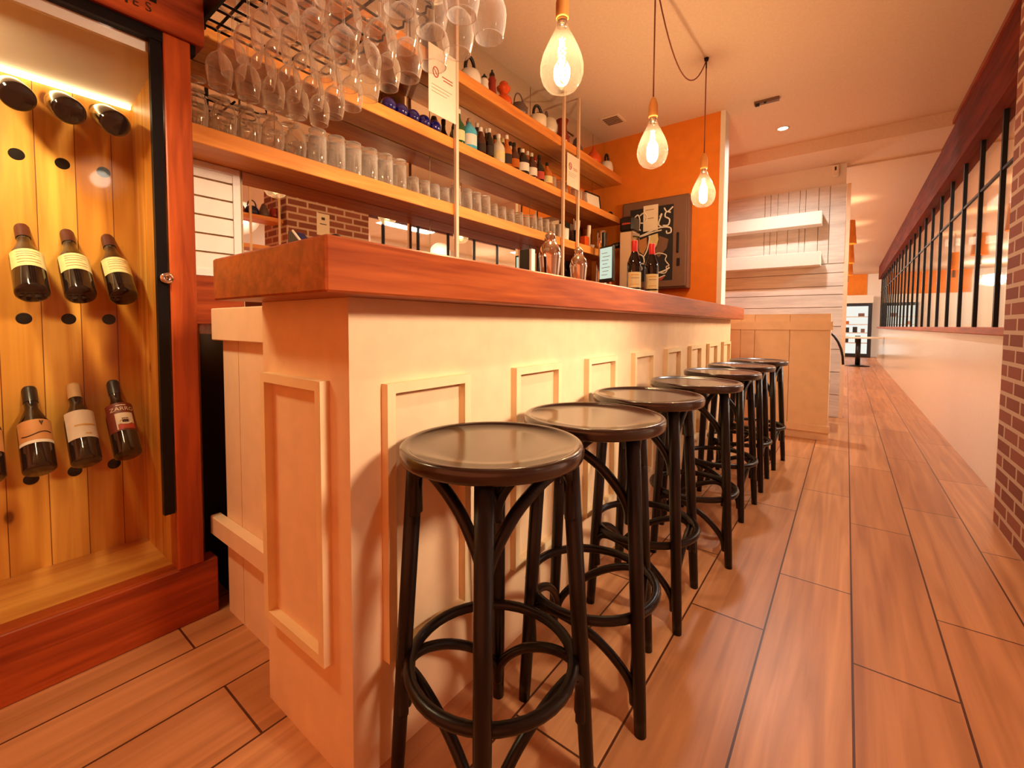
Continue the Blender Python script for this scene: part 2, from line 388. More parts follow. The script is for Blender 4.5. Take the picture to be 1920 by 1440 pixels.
# low boarded wall between the bar and the plank wall
wd = struct(MB().box(-1.2, .70, 4.18, 4.30, 0, 1.11).build('wall_divider', M_tan))
hm = MB()
hm.box(-1.2, .715, 4.155, 4.18, .968, 1.042)
hm.box(-1.2, .715, 4.150, 4.18, .07, .13); hm.box(-1.2, .708, 4.165, 4.18, 0, .07)
xs = [-1.2, -.8, -.4, 0.0, .12, .40, .70]
for a, b in zip(xs, xs[1:]): hm.box(a+.002, b-.002, 4.168, 4.18, .13, .968); hm.box(a+.002, b-.002, 4.168, 4.18, 1.042, 1.11)
struct(hm.build('trim_5', M_tan, wd))
# right side: white dado, timber ledge, glazed partition
struct(MB().box(1.54, 1.64, 2.6, 16.2, 0, .95).build('wall_right', M_whitegloss))
struct(MB().box(1.50, 1.66, 2.7, 16.2, .95, 1.0, .006).build('trim_6', M_redwood_y))
struct(MB().box(1.50, 1.68, 2.7, 16.2, 2.375, 2.765).build('trim_7', M_header))
struct(MB().box(1.485, 1.69, 2.7, 16.2, 2.765, 2.80).build('trim_10', M_redwood_y))
struct(MB().box(1.56, 1.75, 2.6, 16.2, 2.80, CZ).build('trim_8', M_ceil))
w1 = struct(MB().box(1.568, 1.576, 2.74, 16.2, 1.0, 2.375).build('window_1', M_pane))
fr = MB()
y = 3.05
while y < 16.2:
    fr.box(1.556, 1.586, y-.016, y+.016, 1.0, 2.50); y += .585
fr.box(1.560, 1.582, 2.74, 16.2, 1.992, 2.010)
struct(fr.build('window_frame', M_black, w1)).__setitem__('label', 'black glazing bars')
# room seen through the glazing
struct(MB().box(4.9, 5.0, -4.0, 18.6, 0, CZ).build('wall_beyond', M_white))
struct(MB().box(1.751, 5.3, -3.0, 18.6, CZ, CZ+.1).build('ceiling_beyond', M_ceil))
struct(MB().box(1.435, 1.95, 1.75, 2.74, 0, CZ).build('brick_pillar', M_brick))
struct(MB().box(-3.2, 5.3, 18.3, 18.5, 0, 2.84).build('wall_end', M_white))
struct(MB().box(-.6, 1.30, 18.28, 18.3, 2.05, 2.74).build('trim_9', M_orange))
struct(MB().box(-1.6, -1.42, 5.58, 18.5, 0, 2.84).build('wall_dining', M_cream))

# ================================================================== BAR
bar = thing('bar_counter', 'long cream panelled bar counter under the thick wooden worktop', 'bar counter')
MB().box(-.39, 0, 0, 3.70, 0, 1.055).build('body', M_cream, bar)
def frame_yz(mb, x0, x1, y0, y1, z0, z1, w):
    mb.box(x0, x1, y0, y0+w, z0, z1); mb.box(x0, x1, y1-w, y1, z0, z1); mb.box(x0, x1, y0+w, y1-w, z1-w, z1); mb.box(x0, x1, y0+w, y1-w, z0, z0+w)
for k in range(8):
    y0 = .078+.468*k; f = MB(); frame_yz(f, 0, .022, y0, y0+.265, .242, .870, .022); f.build('panel_frame', M_creamtrim, bar)
f = MB(); x0, x1, z0, z1, w = -.36, -.075, .248, .878, .022
f.box(x0, x0+w, -.022, 0, z0, z1); f.box(x1-w, x1, -.022, 0, z0, z1); f.box(x0+w, x1-w, -.022, 0, z1-w, z1); f.box(x0+w, x1-w, -.022, 0, z0, z0+w)
f.build('panel_frame', M_creamtrim, bar)
tag(MB().box(-.404, .10, -.104, 3.712, 1.0555, 1.154, .004).build('countertop', M_counter), 'thick reddish wooden countertop running along the whole bar', 'countertop')
gate = thing('bar_gate', 'tan boarded low gate between the bar end and the wine cabinet', 'gate', (0, 0, 0))
g = MB(); xs = [-.875, -.75, -.56, -.392]
for a, b in zip(xs, xs[1:]): g.box(a+.0015, b-.0015, .078, .10, 0, 1.05)
g.build('boards', M_tan, gate)
MB().box(-.875, -.392, .045, .078, .945, 1.05, .003).build('top_rail', M_tan, gate)
MB().box(-.93, -.392, .045, .078, .27, .335, .003).build('lower_rail', M_tan, gate)

# ================================================================== STOOLS
def make_stool():
    t = thing('bar_stool', '-', 'bar stool', (0, 0, 0), 0, 'bentwood stools along the bar')
    s = MB(); s.lathe([(0, .721), (.186, .721), (.1915, .7235), (.194, .729), (.195, .740), (.1935, .748), (.189, .752), (.182, .7525), (.176, .750), (.172, .7465), (.12, .745), (.06, .7445), (0, .7445)], 56)
    s.build('seat', M_seat, t)
    rt, rf, zt = .166, .212, .722
    def at(a, z, extra=0):
        r = rf+(rt-rf)*z/zt+extra; return Vector((r*math.cos(a), r*math.sin(a), z))
    for k in range(4):
        a = k*PI/2
        MB().tube([at(a, 0), at(a, .05), at(a, .3), at(a, zt)], [.0145, .0155, .0175, .0185], 12).build('leg', M_stool, t)
    ring = MB(); ring.tube([(.177*math.cos(w), .177*math.sin(w), .275) for w in [2*PI*i/40 for i in range(40)]], .0125, 10, closed=True); ring.build('foot_ring', M_stool, t)
    def brace(a, zlo, ztop, up, rad):
        """one bent-wood arch from low on leg a, up and over beside the next leg"""
        b = a+PI/2*up; H = ztop-zlo
        prof = [(0, 0), (.015, .2), (.12, .43), (.33, .70), (.57, .90), (.78, 1.0), (.91, .985), (.965, .86), (.955, .66), (.94, .44)]
        Q = []
        for u, h in prof:
            z = zlo+h*H; e = -.021+.012*math.sin(PI*u)+.024*max(0, u-.4)/.6
            Q.append(at(a, z, e).lerp(at(b, z, e), u))
        Q = [Q[0]]+Q+[Q[-1]]; P = []
        for i in range(1, len(Q)-2):
            for s_ in range(4):
                u = s_/4; p0, p1, p2, p3 = Q[i-1], Q[i], Q[i+1], Q[i+2]
                P.append(.5*((2*p1)+(p2-p0)*u+(2*p0-5*p1+4*p2-p3)*u*u+(3*p1-p0-3*p2+p3)*u**3))
        P.append(Q[-1]); m = MB(); m.tube(P, rad, 10); return m
    for k in range(4):
        a = (k if k % 2 == 0 else k+1)*PI/2; up = 1 if k % 2 == 0 else -1
        brace(a, .505, .698, up, .0125).build('upper_brace', M_stool, t)
    for k in range(4):
        a = (k if k % 2 == 0 else k+1)*PI/2; up = 1 if k % 2 == 0 else -1
        brace(a, .06, .255, up, .0115).build('lower_brace', M_stool, t)
    return t
STOOLS = [((.212, .205), -55), ((.251, .600), -28), ((.238, 1.054), -40), ((.272, 1.560), -33), ((.268, 2.105), -48), ((.274, 2.615), -44), ((.297, 3.150), -50)]
SL = ['nearest dark bentwood bar stool, whole round seat visible, by the bar corner', 'second dark bentwood bar stool counted from the bar corner', 'third dark bentwood bar stool counted from the bar corner',
      'fourth dark bentwood bar stool, middle of the row of seven', 'fifth dark bentwood bar stool counted from the bar corner', 'sixth dark bentwood bar stool, next to last along the bar',
      'farthest dark bentwood bar stool, at the tan low wall']
st = make_stool()
for i, ((x, y), a) in enumerate(STOOLS):
    o = st if i == 0 else dup(st)
    o.location = (x, y, 0); o.rotation_euler = (0, 0, R(a)); o['label'] = SL[i]

# ================================================================== PENDANT BULBS
def pendant(x, y, z, label, swag=None, hook=False):
    t = thing('pendant_bulb', label, 'pendant lamp', (x, y, z), 0, 'three large glass pendant bulbs')
    b = MB(); b.lathe([(0, -.125), (.03, -.121), (.055, -.108), (.072, -.085), (.081, -.055), (.081, -.025), (.074, .005), (.060, .040), (.043, .075), (.030, .10), (.024, .118), (.022, .130)], 32); bulb_ = b.build('bulb', M_bulb, t)
    f = MB()
    for s_ in range(4):
        pts = []
        for i in range(13): w = s_*PI/2+i*1.1; rr = .012+.003*math.sin(i); pts.append((rr*math.cos(w), rr*math.sin(w), -.075+.0125*i))
        f.tube(pts, .0028, 5)
    f.build('filament', M_fil, bulb_)
    c = MB(); c.lathe([(0, .118), (.019, .118), (.019, .150), (0, .150)], 20); c.build('screw_collar', M_chrome, t)
    k = MB(); k.lathe([(0, .146), (.0235, .146), (.0245, .150), (.0245, .205), (.020, .225), (.012, .245), (.006, .252), (0, .252)], 24); k.build('socket', M_socket, t)
    cz = CZ-z
    d = MB(); d.tube([(0, 0, .25), (0, 0, cz-.01)], .004, 6); d.build('cord', M_cord, t)
    h = MB()
    if hook: h.lathe([(0, cz), (.016, cz), (.012, cz-.02), (.005, cz-.025), (.005, cz-.07), (0, cz-.07)], 14)
    else: h.lathe([(0, cz), (.028, cz), (.028, cz-.018), (0, cz-.018)], 20)
    h.build('ceiling_hook' if hook else 'ceiling_rose', M_black, t)
    if swag:
        m = MB(); m.tube([Vector(p)-Vector((x, y, z)) for p in swag], .004, 6); m.build('swag_cord', M_cord, t)
    l = bpy.data.lights.new('bulb_light', 'POINT'); l.energy = 26; l.color = (1.0, .68, .38); l.shadow_soft_size = .03
    lo = bpy.data.objects.new('bulb_light', l); C.objects.link(lo); lo.parent = t; lo.location = (0, 0, -.01)
    return t
pendant(-.075, .950, 2.00, 'largest nearest glass pendant bulb over the counter')
pendant(-.065, 1.89, 1.985, 'middle glass pendant bulb on a straight brown cord')
sw = []
for i in range(19):
    u = i/18; px = -.065+(-.037+.065)*u; py = 1.89+(2.835-1.89)*u
    zz = CZ-.02-(.30*4*u*(1-u))*(1.0 if u > .5 else 1.0)
    sw.append((px, py, zz))
pendant(-.035, 2.835, 1.97, 'farthest smallest glass pendant bulb hung from a black ceiling hook', swag=sw, hook=True)

# ================================================================== MIRRORS, SHELVES, POSTS
MX = -1.226
ms = [.285, 1.33, 2.38, 3.45, 3.718]
ml = ['mirror panel behind the bar shelves, beside the white slatted shutter', 'second mirror panel behind the bar shelves from the shutter', 'third mirror panel behind the bar shelves from the shutter', 'narrow end mirror panel in the corner at the orange wall']
for i, (a, b) in enumerate(zip(ms, ms[1:])):
    tag(MB().box(MX-.012, MX, a+.003, b-.003, 1.0, CZ-.004).build('wall_mirror', M_mirror), ml[i], 'mirror', 'mirror panels behind the bar')
tag(MB().box(MX-.012, MX, 0.02, .279, 1.70, CZ-.004).build('wall_mirror', M_mirror), 'mirror panel above the shutter, behind the hanging glasses', 'mirror', 'mirror panels behind the bar')
SH = [('lower wooden shelf of upturned glasses behind the bar', .0, 3.30, 1.637, 1.702), ('middle wooden shelf of bottles behind the bar', .0, 3.715, 2.015, 2.075), ('top wooden shelf of teapots and jugs behind the bar', .0, 3.715, 2.415, 2.485)]
for lb, y0, y1, z0, z1 in SH:
    tag(MB().box(MX+.001, -1.03, y0, y1, z0, z1, .003).build('wall_shelf', M_shelf), lb, 'shelf', 'long wooden shelves')
for (yy, lb) in ((1.345, 'slim pale post in front of the shelves, left with the notice'), (2.545, 'slim pale post in front of the shelves, middle one'), (2.785, 'slim pale post in front of the shelves, nearest the orange wall')):
    tag(MB().box(-1.028, -1.006, yy-.011, yy+.011, 1.02, CZ, .002).build('shelf_post', M_post), lb, 'post', 'shelf posts')
# back counter
bc = thing('back_counter', 'wooden counter below the lower shelf behind the bar', 'counter')
MB().box(MX, -.82, .12, 3.70, .96, 1.0).build('worktop', M_redwood_y, bc)
MB().box(MX, -.86, .12, 3.70, 0, .96).build('cabinet_body', M_shadewood, bc)
# white slatted shutter left of the mirrors
sh = thing('slatted_shutter', 'white slatted shutter panel beside the wine cabinet post', 'shutter')
f = MB(); frame_yz(f, MX-.01, MX+.008, -.02, .275, 1.19, 1.634, .026); f.build('frame', M_white, sh)
f = MB()
z = 1.216
while z < 1.58: f.box(MX-.008, MX+.002, .006, .249, z, z+.064); z += .072
f.build('slat_panel', M_whitegloss, sh)
tag(MB().box(MX-.01, MX+.012, -.02, .28, 1.0, 1.188).build('splashback_board', M_redwood_y), 'orange wooden board under the white slatted shutter', 'board')
# notices
def notice(y0, y1, z0, z1, label, x=-1.002):
    t = thing('paper_notice', label, 'notice', (x, (y0+y1)/2, z0), 0, 'paper notices on the shelf posts')
    w = (y1-y0)/2; h = z1-z0
    MB().box(0, .0015, -w, w, 0, h).build('sheet', M_paper, t)
    m = MB(); m.tube([(.002, -w*.5+.02*math.cos(a), h*.62+.026*math.sin(a)) for a in [2*PI*i/20 for i in range(20)]], .003, 5, closed=True)
    m.tube([(.002, -w*.5-.012, h*.62+.014), (.002, -w*.5+.012, h*.62-.014)], .0025, 5); m.build('red_symbol', M_redink, t)
    m = MB()
    for k in range(2): m.box(.0015, .0022, -w*.05+.01*k, w*.75, h*(.60-.045*k), h*(.615-.045*k))
    m.build('red_writing', M_redink, t)
    m = MB()
    for k in range(3): m.box(.0015, .002, -w*.8, w*(.7-.2*k), h*(.42-.05*k), h*(.428-.05*k))
    m.build('grey_writing', M_greyink, t)
    return t
notice(1.12, 1.325, 2.14, 2.50, 'white paper notice with red symbol on the left shelf post')
notice(2.575, 2.765, 2.12, 2.375, 'white paper notice between the middle and far shelf posts')

pn = thing('pillar_notice', 'white notice sheet stuck on the brick pillar, seen in the mirror', 'notice', (1.433, 2.15, 1.99))
MB().box(-.002, 0, -.075, .075, 0, .24).build('sheet', M_paper, pn)
m = MB(); m.box(-.003, -.002, -.02, .02, .17, .20); m.box(-.003, -.002, -.04, .04, .12, .13); m.build('print', M_ink, pn)

# ================================================================== GLASS RACK AND HANGING GLASSES
RZ = 2.012
rk = thing('glass_rack', 'black iron rack of hanging glasses above the bar counter', 'glass rack')
f = MB(); f.box(-.985, .06, .062, .074, RZ, RZ+.05); f.box(.05, .062, .062, .60, RZ, RZ+.04)
for xx in (-.985, .05): f.box(xx, xx+.012, .062, .086, RZ, CZ)
f.box(.05, .062, .58, .60, RZ, CZ)
f.build('frame', M_black, rk)
w_ = MB()
w_.tube([(-.98, .115, RZ+.012), (.055, .115, RZ+.012)], .005, 6)
w_.tube([(-.98, .36, RZ+.012), (.055, .36, RZ+.012)], .005, 6)
ROWS = [-.94, -.825, -.71, -.595, -.48, -.365, -.25, -.135, -.02]
for x in ROWS:
    for s_, a in ((-1, x-.022), (1, x+.022)):
        w_.tube([(a, .07, RZ+.004), (a, .46, RZ+.004), (a+s_*.004, .488, RZ+.006), (a+s_*.018, .50, RZ+.012), (a+s_*.034, .49, RZ+.02)], .0042, 6)
w_.build('wires', M_black, rk)
def wine_glass_mesh(h, rb, rr, foot, stem, n=26):
    """upside down: the foot at z=0, the rim at z=-h"""
    m = MB(); hb = h-stem
    m.lathe([(foot*.98, .001), (foot, -.001), (foot*.6, -.004), (.0075, -.010), (.0042, -.018), (.0036, -stem*.6), (.0042, -stem*.92), (.010, -stem-.002), (rb*.55, -stem-hb*.10), (rb*.85, -stem-hb*.24), (rb*.98, -stem-hb*.40), (rb, -stem-hb*.52), (rb*.95, -stem-hb*.72), ((rb+rr)/2*.97, -stem-hb*.88), (rr, -h)], n)
    m.tube([(rr*math.cos(w), rr*math.sin(w), -h) for w in [2*PI*i/n for i in range(n)]], .0016, 5, closed=True)
    me = bpy.data.meshes.new('wine_glass'); me.from_pydata(m.v, [], m.f); me.polygons.foreach_set('use_smooth', m.sm); me.materials.append(M_glass); me.update(); return me
G_wine = wine_glass_mesh(.205, .041, .033, .036, .085)
G_big = wine_glass_mesh(.215, .050, .039, .039, .085)
ROWN = ['back row nearest the shelves', 'second row from the shelves', 'third row from the shelves', 'fourth row from the shelves', 'fifth row from the shelves', 'sixth row from the shelves', 'seventh row from the shelves', 'eighth row from the shelves', 'front row farthest from the shelves']
for i, x in enumerate(ROWS):
    big = i >= 5
    ys = [.115, .205, .295, .385, .47] if not big else [.118, .232, .346, .460]
    for j, y in enumerate(ys):
        o = bpy.data.objects.new('wine_glass', G_big if big else G_wine); C.objects.link(o)
        o.location = (x+random.uniform(-.003, .003), y+random.uniform(-.003, .003), RZ+.010); o.rotation_euler = (random.uniform(-.015, .015), random.uniform(-.015, .015), random.uniform(0, 6))
        tag(o, '%s hanging %s glass from the sign end, %s' % (ORD[j], 'balloon' if big else 'wine', ROWN[i]), 'glass', 'wine glasses hanging from the iron rack')

# ================================================================== GLASSES ON THE LOWER SHELF
def mesh_of(mb, mat, name):
    me = bpy.data.meshes.new(name); me.from_pydata(mb.v, [], mb.f); me.polygons.foreach_set('use_smooth', mb.sm); me.materials.append(mat); me.update(); return me
M_glass2 = thin_glass('thick_glass', (.96, .95, .92), .9, 1.6, .08, pale_edge=.35)
def tumbler(h, rt, rb):   # upside down, rim on the shelf
    m = MB(); m.lathe([(rt, 0), (rt, .004), (rb, h-.004), (rb*.92, h), (0, h)], 22); m.lathe([(rt*.93, .002), (rb*.90, h-.016), (0, h-.018)], 22); return mesh_of(m, M_glass2, 'tumbler')
def goblet(h, rb):        # short stemmed beer glass, upside down, foot on top
    m = MB(); m.lathe([(rb*.86, 0), (rb*.95, h*.2), (rb, h*.42), (rb*.86, h*.62), (rb*.4, h*.74), (.010, h*.78), (.007, h*.88), (.010, h*.95), (rb*.85, h*.985), (rb*.9, h), (0, h)], 24); return mesh_of(m, M_glass2, 'goblet')
def mug(h, r):            # upside-down jar-like glass with a thick base
    m = MB(); m.lathe([(r*.95, 0), (r, .01), (r, h*.82), (r*.86, h*.88), (r*.82, h*.92), (r*.95, h*.95), (r*.95, h), (0, h)], 22); m.lathe([(r*.9, .002), (r*.92, h*.78), (0, h*.80)], 22); return mesh_of(m, M_glass2, 'mug')
def rocks(h, r):
    m = MB(); m.lathe([(r, 0), (r*.97, h*.3), (r*.88, h), (0, h)], 18); m.lathe([(r*.92, .002), (r*.84, h*.8), (0, h*.78)], 18); return mesh_of(m, M_glass2, 'rocks_glass')
def put_row(me, name, what, y0, y1, n, rows, where, group):
    for r_, x in enumerate(rows):
        for k in range(n):
            y = y0+(y1-y0)*(k/(n-1) if n > 1 else .5)
            o = bpy.data.objects.new(name, me); C.objects.link(o); o.location = (x+random.uniform(-.004, .004), y+random.uniform(-.004, .004)+r_*.02, 1.7025); o.rotation_euler = (0, 0, random.uniform(0, 6))
            tag(o, '%s upturned %s, %s row of lower shelf' % (ORD[k], what, 'front' if r_ == 0 else 'back'), 'glass', group)
X2 = (-1.075, -1.165)
put_row(goblet(.172, .041), 'goblet', 'stemmed goblet from the wooden post', .08, .44, 5, X2, 'at the cabinet end', 'stemmed goblets on the lower shelf')
put_row(mug(.150, .038), 'glass_jar', 'jar-shaped glass past the goblets', .54, .98, 6, X2, 'under the bottles', 'jar-shaped glasses on the lower shelf')
put_row(rocks(.085, .036), 'rocks_glass', 'squat glass before the left post', 1.07, 1.30, 4, X2, 'past the jar glasses', 'squat glasses on the lower shelf')
put_row(tumbler(.125, .036, .032), 'tumbler', 'tall tumbler past the left post', 1.40, 1.66, 4, X2, 'beside the left post', 'tall tumblers on the lower shelf')
put_row(tumbler(.095, .033, .029), 'tumbler', 'short tumbler between the posts', 1.75, 2.12, 5, X2, 'past the tall ones', 'short tumblers on the lower shelf')
put_row(rocks(.11, .034), 'rocks_glass', 'straight glass before the middle post', 2.20, 2.46, 4, X2, 'past the short tumblers', 'straight glasses on the lower shelf')
for j, (yy, hh) in enumerate(((2.62, .12), (2.70, .10))):
    m = MB(); m.lathe([(.033, 0), (.036, hh), (.034, hh), (.031, .004), (0, .004)], 20)
    o = m.build('cup', M_whiteceramic, None, (-1.09, yy, 1.7025)); tag(o, ['taller white cup just past the middle post on the lower shelf', 'shorter white cup between the two far posts, lower shelf'][j], 'cup')
m = thing('straw_holder', 'dark holder of white straws between the far posts, lower shelf', 'straw holder', (-1.09, 2.90, 1.7025))
MB().lathe([(0, 0), (.03, 0), (.034, .12), (.030, .12), (.028, .01), (0, .01)], 18).build('holder', M_blackplastic, m)
q = MB()
for i in range(8): a = i*.8; q.tube([(.012*math.cos(a), .012*math.sin(a), .02), (.028*math.cos(a), .028*math.sin(a), .20+.01*(i % 3))], .004, 6)
q.build('straws', M_paper, m)
tag(MB().box(-1.12, -1.05, 2.985, 3.06, 1.7025, 1.79, .004).build('napkin_box', M_orangeceramic), 'small orange box at the end of the lower shelf', 'box')
tag(MB().lathe([(0, 0), (.03, 0), (.04, .03), (.037, .03), (.027, .004), (0, .004)], 20).build('small_bowl', M_whiteceramic, None, (-1.085, 3.15, 1.7025)), 'small pale bowl at the very end of the lower shelf', 'bowl')
lem = MB(); lem.tube([(0, 0, 0), (0, .01, .20)], [.02, .018], 10)
tag(lem.build('tall_carton', M_paper, None, (-1.08, 2.97+.13, 1.7025)), 'pale leaning tube standing beside the orange box, lower shelf', 'tube')

# ================================================================== BOTTLES
def bottle(name, label, group, loc, prof, mat, capmat=None, lab=None, caph=.03, rot=None, labels=(), n=28):
    """prof: (body radius, body height, neck radius, total height)"""
    r, hb, rn, h = prof
    t = thing(name, label, 'bottle', loc, 0, group)
    if rot: t.rotation_euler = rot
    b = MB(); b.lathe([(0, .004), (r*.8, .0), (r*.97, .004), (r, .012), (r, hb), (r*.96, hb+.012), (r*.80, hb+.03), (rn*1.5, hb+.052), (rn*1.08, hb+.07), (rn, h-.02), (rn*1.12, h-.018), (rn*1.12, h-.004), (rn, h), (0, h)], n); b.build('glass_body', mat, t)
    if capmat:
        c = MB(); c.lathe([(rn*1.16, h-caph), (rn*1.2, h-.004), (rn*1.1, h+.002), (0, h+.003)], 18); c.build('capsule', capmat, t)
    for (z0, z1, half, m_, off) in labels:
        MB().patch(r+.0006+off, z0, z1, -half, half).build('paper_label', m_, t)
    return t
# two red-capped wine bottles on the counter (labels turned to the room)
face = math.atan2(-1.6, 1.0)
for j, (x, y, lb) in enumerate(((-.145, 1.86, 'red-capped wine bottle on the counter, nearer the screen'), (-.10, 2.01, 'red-capped wine bottle on the counter, nearer the counter end'))):
    t = bottle('wine_bottle', lb, 'wine bottles on the counter', (x, y, 1.1545), (.0385, .185, .0145, .315), M_wine, M_red, caph=.06, labels=((.055, .140, 1.15, M_labelcream, 0), (.012, .046, 1.15, M_labelcream, 0)))
    for z0, z1, mm in ((.122, .128, M_gold), (.106, .109, M_greyink), (.070, .074, M_gold)):
        MB().patch(.0394, z0, z1, -.6, .6).build('label_print', mm, t)
    t.rotation_euler = (0, 0, face)

# ================================================================== WINE DISPLAY CABINET
wc = thing('wine_cabinet', 'tall glass-fronted pine cabinet displaying wine bottles', 'cabinet')
XP = -1.28
# back board with holes: plate plus dark discs that paint their shade
MB().box(XP-.03, XP, -1.4, -.055, .19, 1.784).build('back_board', M_pinewood, wc)
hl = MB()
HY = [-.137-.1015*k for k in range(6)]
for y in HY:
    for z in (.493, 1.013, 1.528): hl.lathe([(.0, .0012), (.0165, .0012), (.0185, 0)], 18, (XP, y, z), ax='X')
hl.build('hole_shade_discs', M_darkvoid, wc)
MB().box(XP-.03, -.905, -.055, -.03, .19, 1.88).build('side_board', M_pinewood, wc)
MB().box(XP, -.93, -1.4, -.055, .16, .19).build('inner_floor', M_pinefloor, wc)
f = MB(); f.poly([(XP, -.055, 1.784), (-.95, -.055, 1.835), (-.95, -.055, 1.86), (XP, -.055, 1.81)], (0, -1.345, 0)); f.box(-.952, -.935, -1.4, -.055, 1.835, 1.87); f.build('inner_ceiling', M_white, wc)
MB().box(XP+.004, XP+.016, -1.4, -.06, 1.768, 1.78).build('light_strip', M_warmstrip, wc)
MB().box(-.97, -.90, -1.4, .056, 0, .193, .003).build('base_board', M_redwood_y, wc)
MB().box(-.975, -.899, -.056, .015, .193, 1.90, .003).build('corner_post', M_redwood_z, wc)
MB().box(-.935, -.902, -1.4, .03, 1.868, 1.90).build('top_rail', M_black, wc)
MB().box(-.925, -.905, -.088, -.060, .385, 1.868).build('door_stile', M_black, wc)
MB().box(-.922, -.918, -1.4, -.060, .195, 1.868).build('glass_door', M_cabglass, wc)
lk = MB(); lk.lathe([(0, .0), (.017, .0), (.018, .012), (.015, .018), (.007, .018), (.006, .010), (0, .010)], 24, (-.905, -.066, 1.142), ax='X'); lk.box(-.905, -.893, -.066, -.05, 1.126, 1.158, .003); lk.build('door_lock', M_chrome, wc)
lamp('cabinet_light', 'AREA', (-1.0, -.55, 1.82), 26.0, (1.0, .80, .44), .9, (0, R(20), 0), sizey=.05).rotation_euler = (R(0), R(25), R(0))
# bottles with their necks in the board
NZ = {0: 1.735, 1: 1.293, 2: .776}
def cab_bottle(row, col, label, lab, capm, prof=(.0375, .150, .0150, .300)):
    y = HY[col]; th = R((66, 43, 40)[row]); L_ = prof[3]-.012
    nx, nz = -math.sin(th), math.cos(th)
    loc = (XP-nx*L_, y+(-.014 if row == 0 else .004), NZ[row]-nz*L_)
    return bottle('wine_bottle', label, 'wine bottles in the display cabinet', loc, prof, M_wine, capm, caph=.055, rot=(0, -th, 0), labels=lab)
M_capred = plain('dark_red_capsule', (70, 26, 20), .4); M_capblack = plain('black_capsule', (16, 13, 13), .35); M_capcream = plain('cream_capsule', (214, 190, 140), .45)
cab_bottle(0, 2, 'dark wine bottle end at cabinet top, farthest from the door lock', (), M_capblack)
cab_bottle(0, 1, 'dark wine bottle end at cabinet top, middle of three', (), M_capblack)
cab_bottle(0, 0, 'dark wine bottle end at cabinet top, nearest the door side', (), M_capblack)
LC = ((.085, .158, 1.25, M_labelcream, 0),)
for c_, lb in ((2, 'cream-labelled bottle in the middle cabinet row, farthest from the lock'), (1, 'cream-labelled bottle in the middle cabinet row, between two others'), (0, 'cream-labelled bottle in the middle cabinet row, beside the lock')):
    t = cab_bottle(1, c_, lb, LC, M_capred)
    for z_ in (.145, .135, .125, .112, .100): MB().patch(.0385, z_, z_+.0022, -.7, .7 if z_ != .125 else .4).build('label_print', M_greyink, t)
t = cab_bottle(2, 3, 'bottle with orange label at the cut edge of the bottom row', ((.075, .15, 1.2, M_labeltan, 0),), M_capblack)
t = cab_bottle(2, 2, 'bottle with wavy tan label in the bottom cabinet row', ((.088, .162, 1.25, M_labeltan, 0), (.080, .090, 1.25, M_labelwhite, .0002)), M_capblack)
em = MB(); em.tube([(.0388*math.cos(.25), .0388*math.sin(.25), .155), (.0388*math.cos(.32), .0388*math.sin(.32), .142), (.0388*math.cos(.4), .0388*math.sin(.4), .155)], .0022, 5); em.build('label_emblem', M_ink, t)
wv = MB(); wv.tube([(.0387*math.cos(a), .0387*math.sin(a), .112+.006*math.sin(a*3)) for a in [-.9+.15*i for i in range(13)]], .0016, 5); wv.build('label_print', M_ink, t)
t = cab_bottle(2, 1, 'bottle with large white label and cream neck, bottom cabinet row', ((.075, .178, 1.2, M_labelwhite, 0),), M_capcream)
MB().patch(.0386, .118, .124, -.5, .9).build('label_print', M_gold, t); MB().patch(.0386, .086, .090, .1, .5).build('label_print', M_gold, t)
t = cab_bottle(2, 0, 'bottle with red picture label and white lettering, bottom cabinet row', ((.080, .190, 1.3, M_labelred, 0),), M_capblack)
MB().patch(.0387, .085, .148, -.55, .75).build('label_picture', M_labelwhite, t)
MB().patch(.0389, .085, .105, -.45, .75).build('picture_ground', M_redink, t)
c_ = MB(); c_.tube([(.0392*math.cos(a0), .0392*math.sin(a0), z0) for a0, z0 in [(.1+.42*math.cos(w), .112+.010*math.sin(w)) for w in [2*PI*i/20 for i in range(20)]]], .0018, 5, closed=True); c_.build('picture_cup', M_labelwhite, t)
c_ = MB(); c_.patch(.0391, .110, .127, -.12, .32); c_.build('picture_motif', M_ink, t)
def wrap_text(body, size, r, z, a, mat, parent, name):
    vs, fs = text_mesh(body, size); m = MB(); m.add([(r*math.cos(a+x/r), r*math.sin(a+x/r), z+y) for x, y, _ in vs], fs); return m.build(name, mat, parent)
wrap_text('ZARRO', .021, .0392, .164, .05, M_paper, t, 'label_name')
MB().patch(.0387, .178, .181, -.35, .35).build('label_print', M_paper, t)
# timber sign over the cabinet
sg = thing('wooden_sign', 'reddish timber sign board with dark letters over the wine cabinet', 'sign', (-.887, -.7, 1.90))
MB().box(-.085, 0, -.75, .752, 0, .46, .003).build('board', M_redwood_y, sg)
def sign_text(body, size, y, z, tilt=0):
    vs, fs = text_mesh(body, size); m = MB()
    m.add([(.0012, y+x*math.cos(tilt)-yy*math.sin(tilt), z+yy*math.cos(tilt)+x*math.sin(tilt)) for x, yy, _ in vs], fs); m.build('letter', M_ink, sg)
sign_text('S', .038, .607, .046, .0); sign_text('E', .034, .577, .045, .0)
m = MB(); m.box(.0, .0015, .553, .559, .032, .058); m.build('letter', M_ink, sg)
m = MB(); m.box(.0, .0015, .609, .627, .068, .16); m.build('letter', M_black, sg)

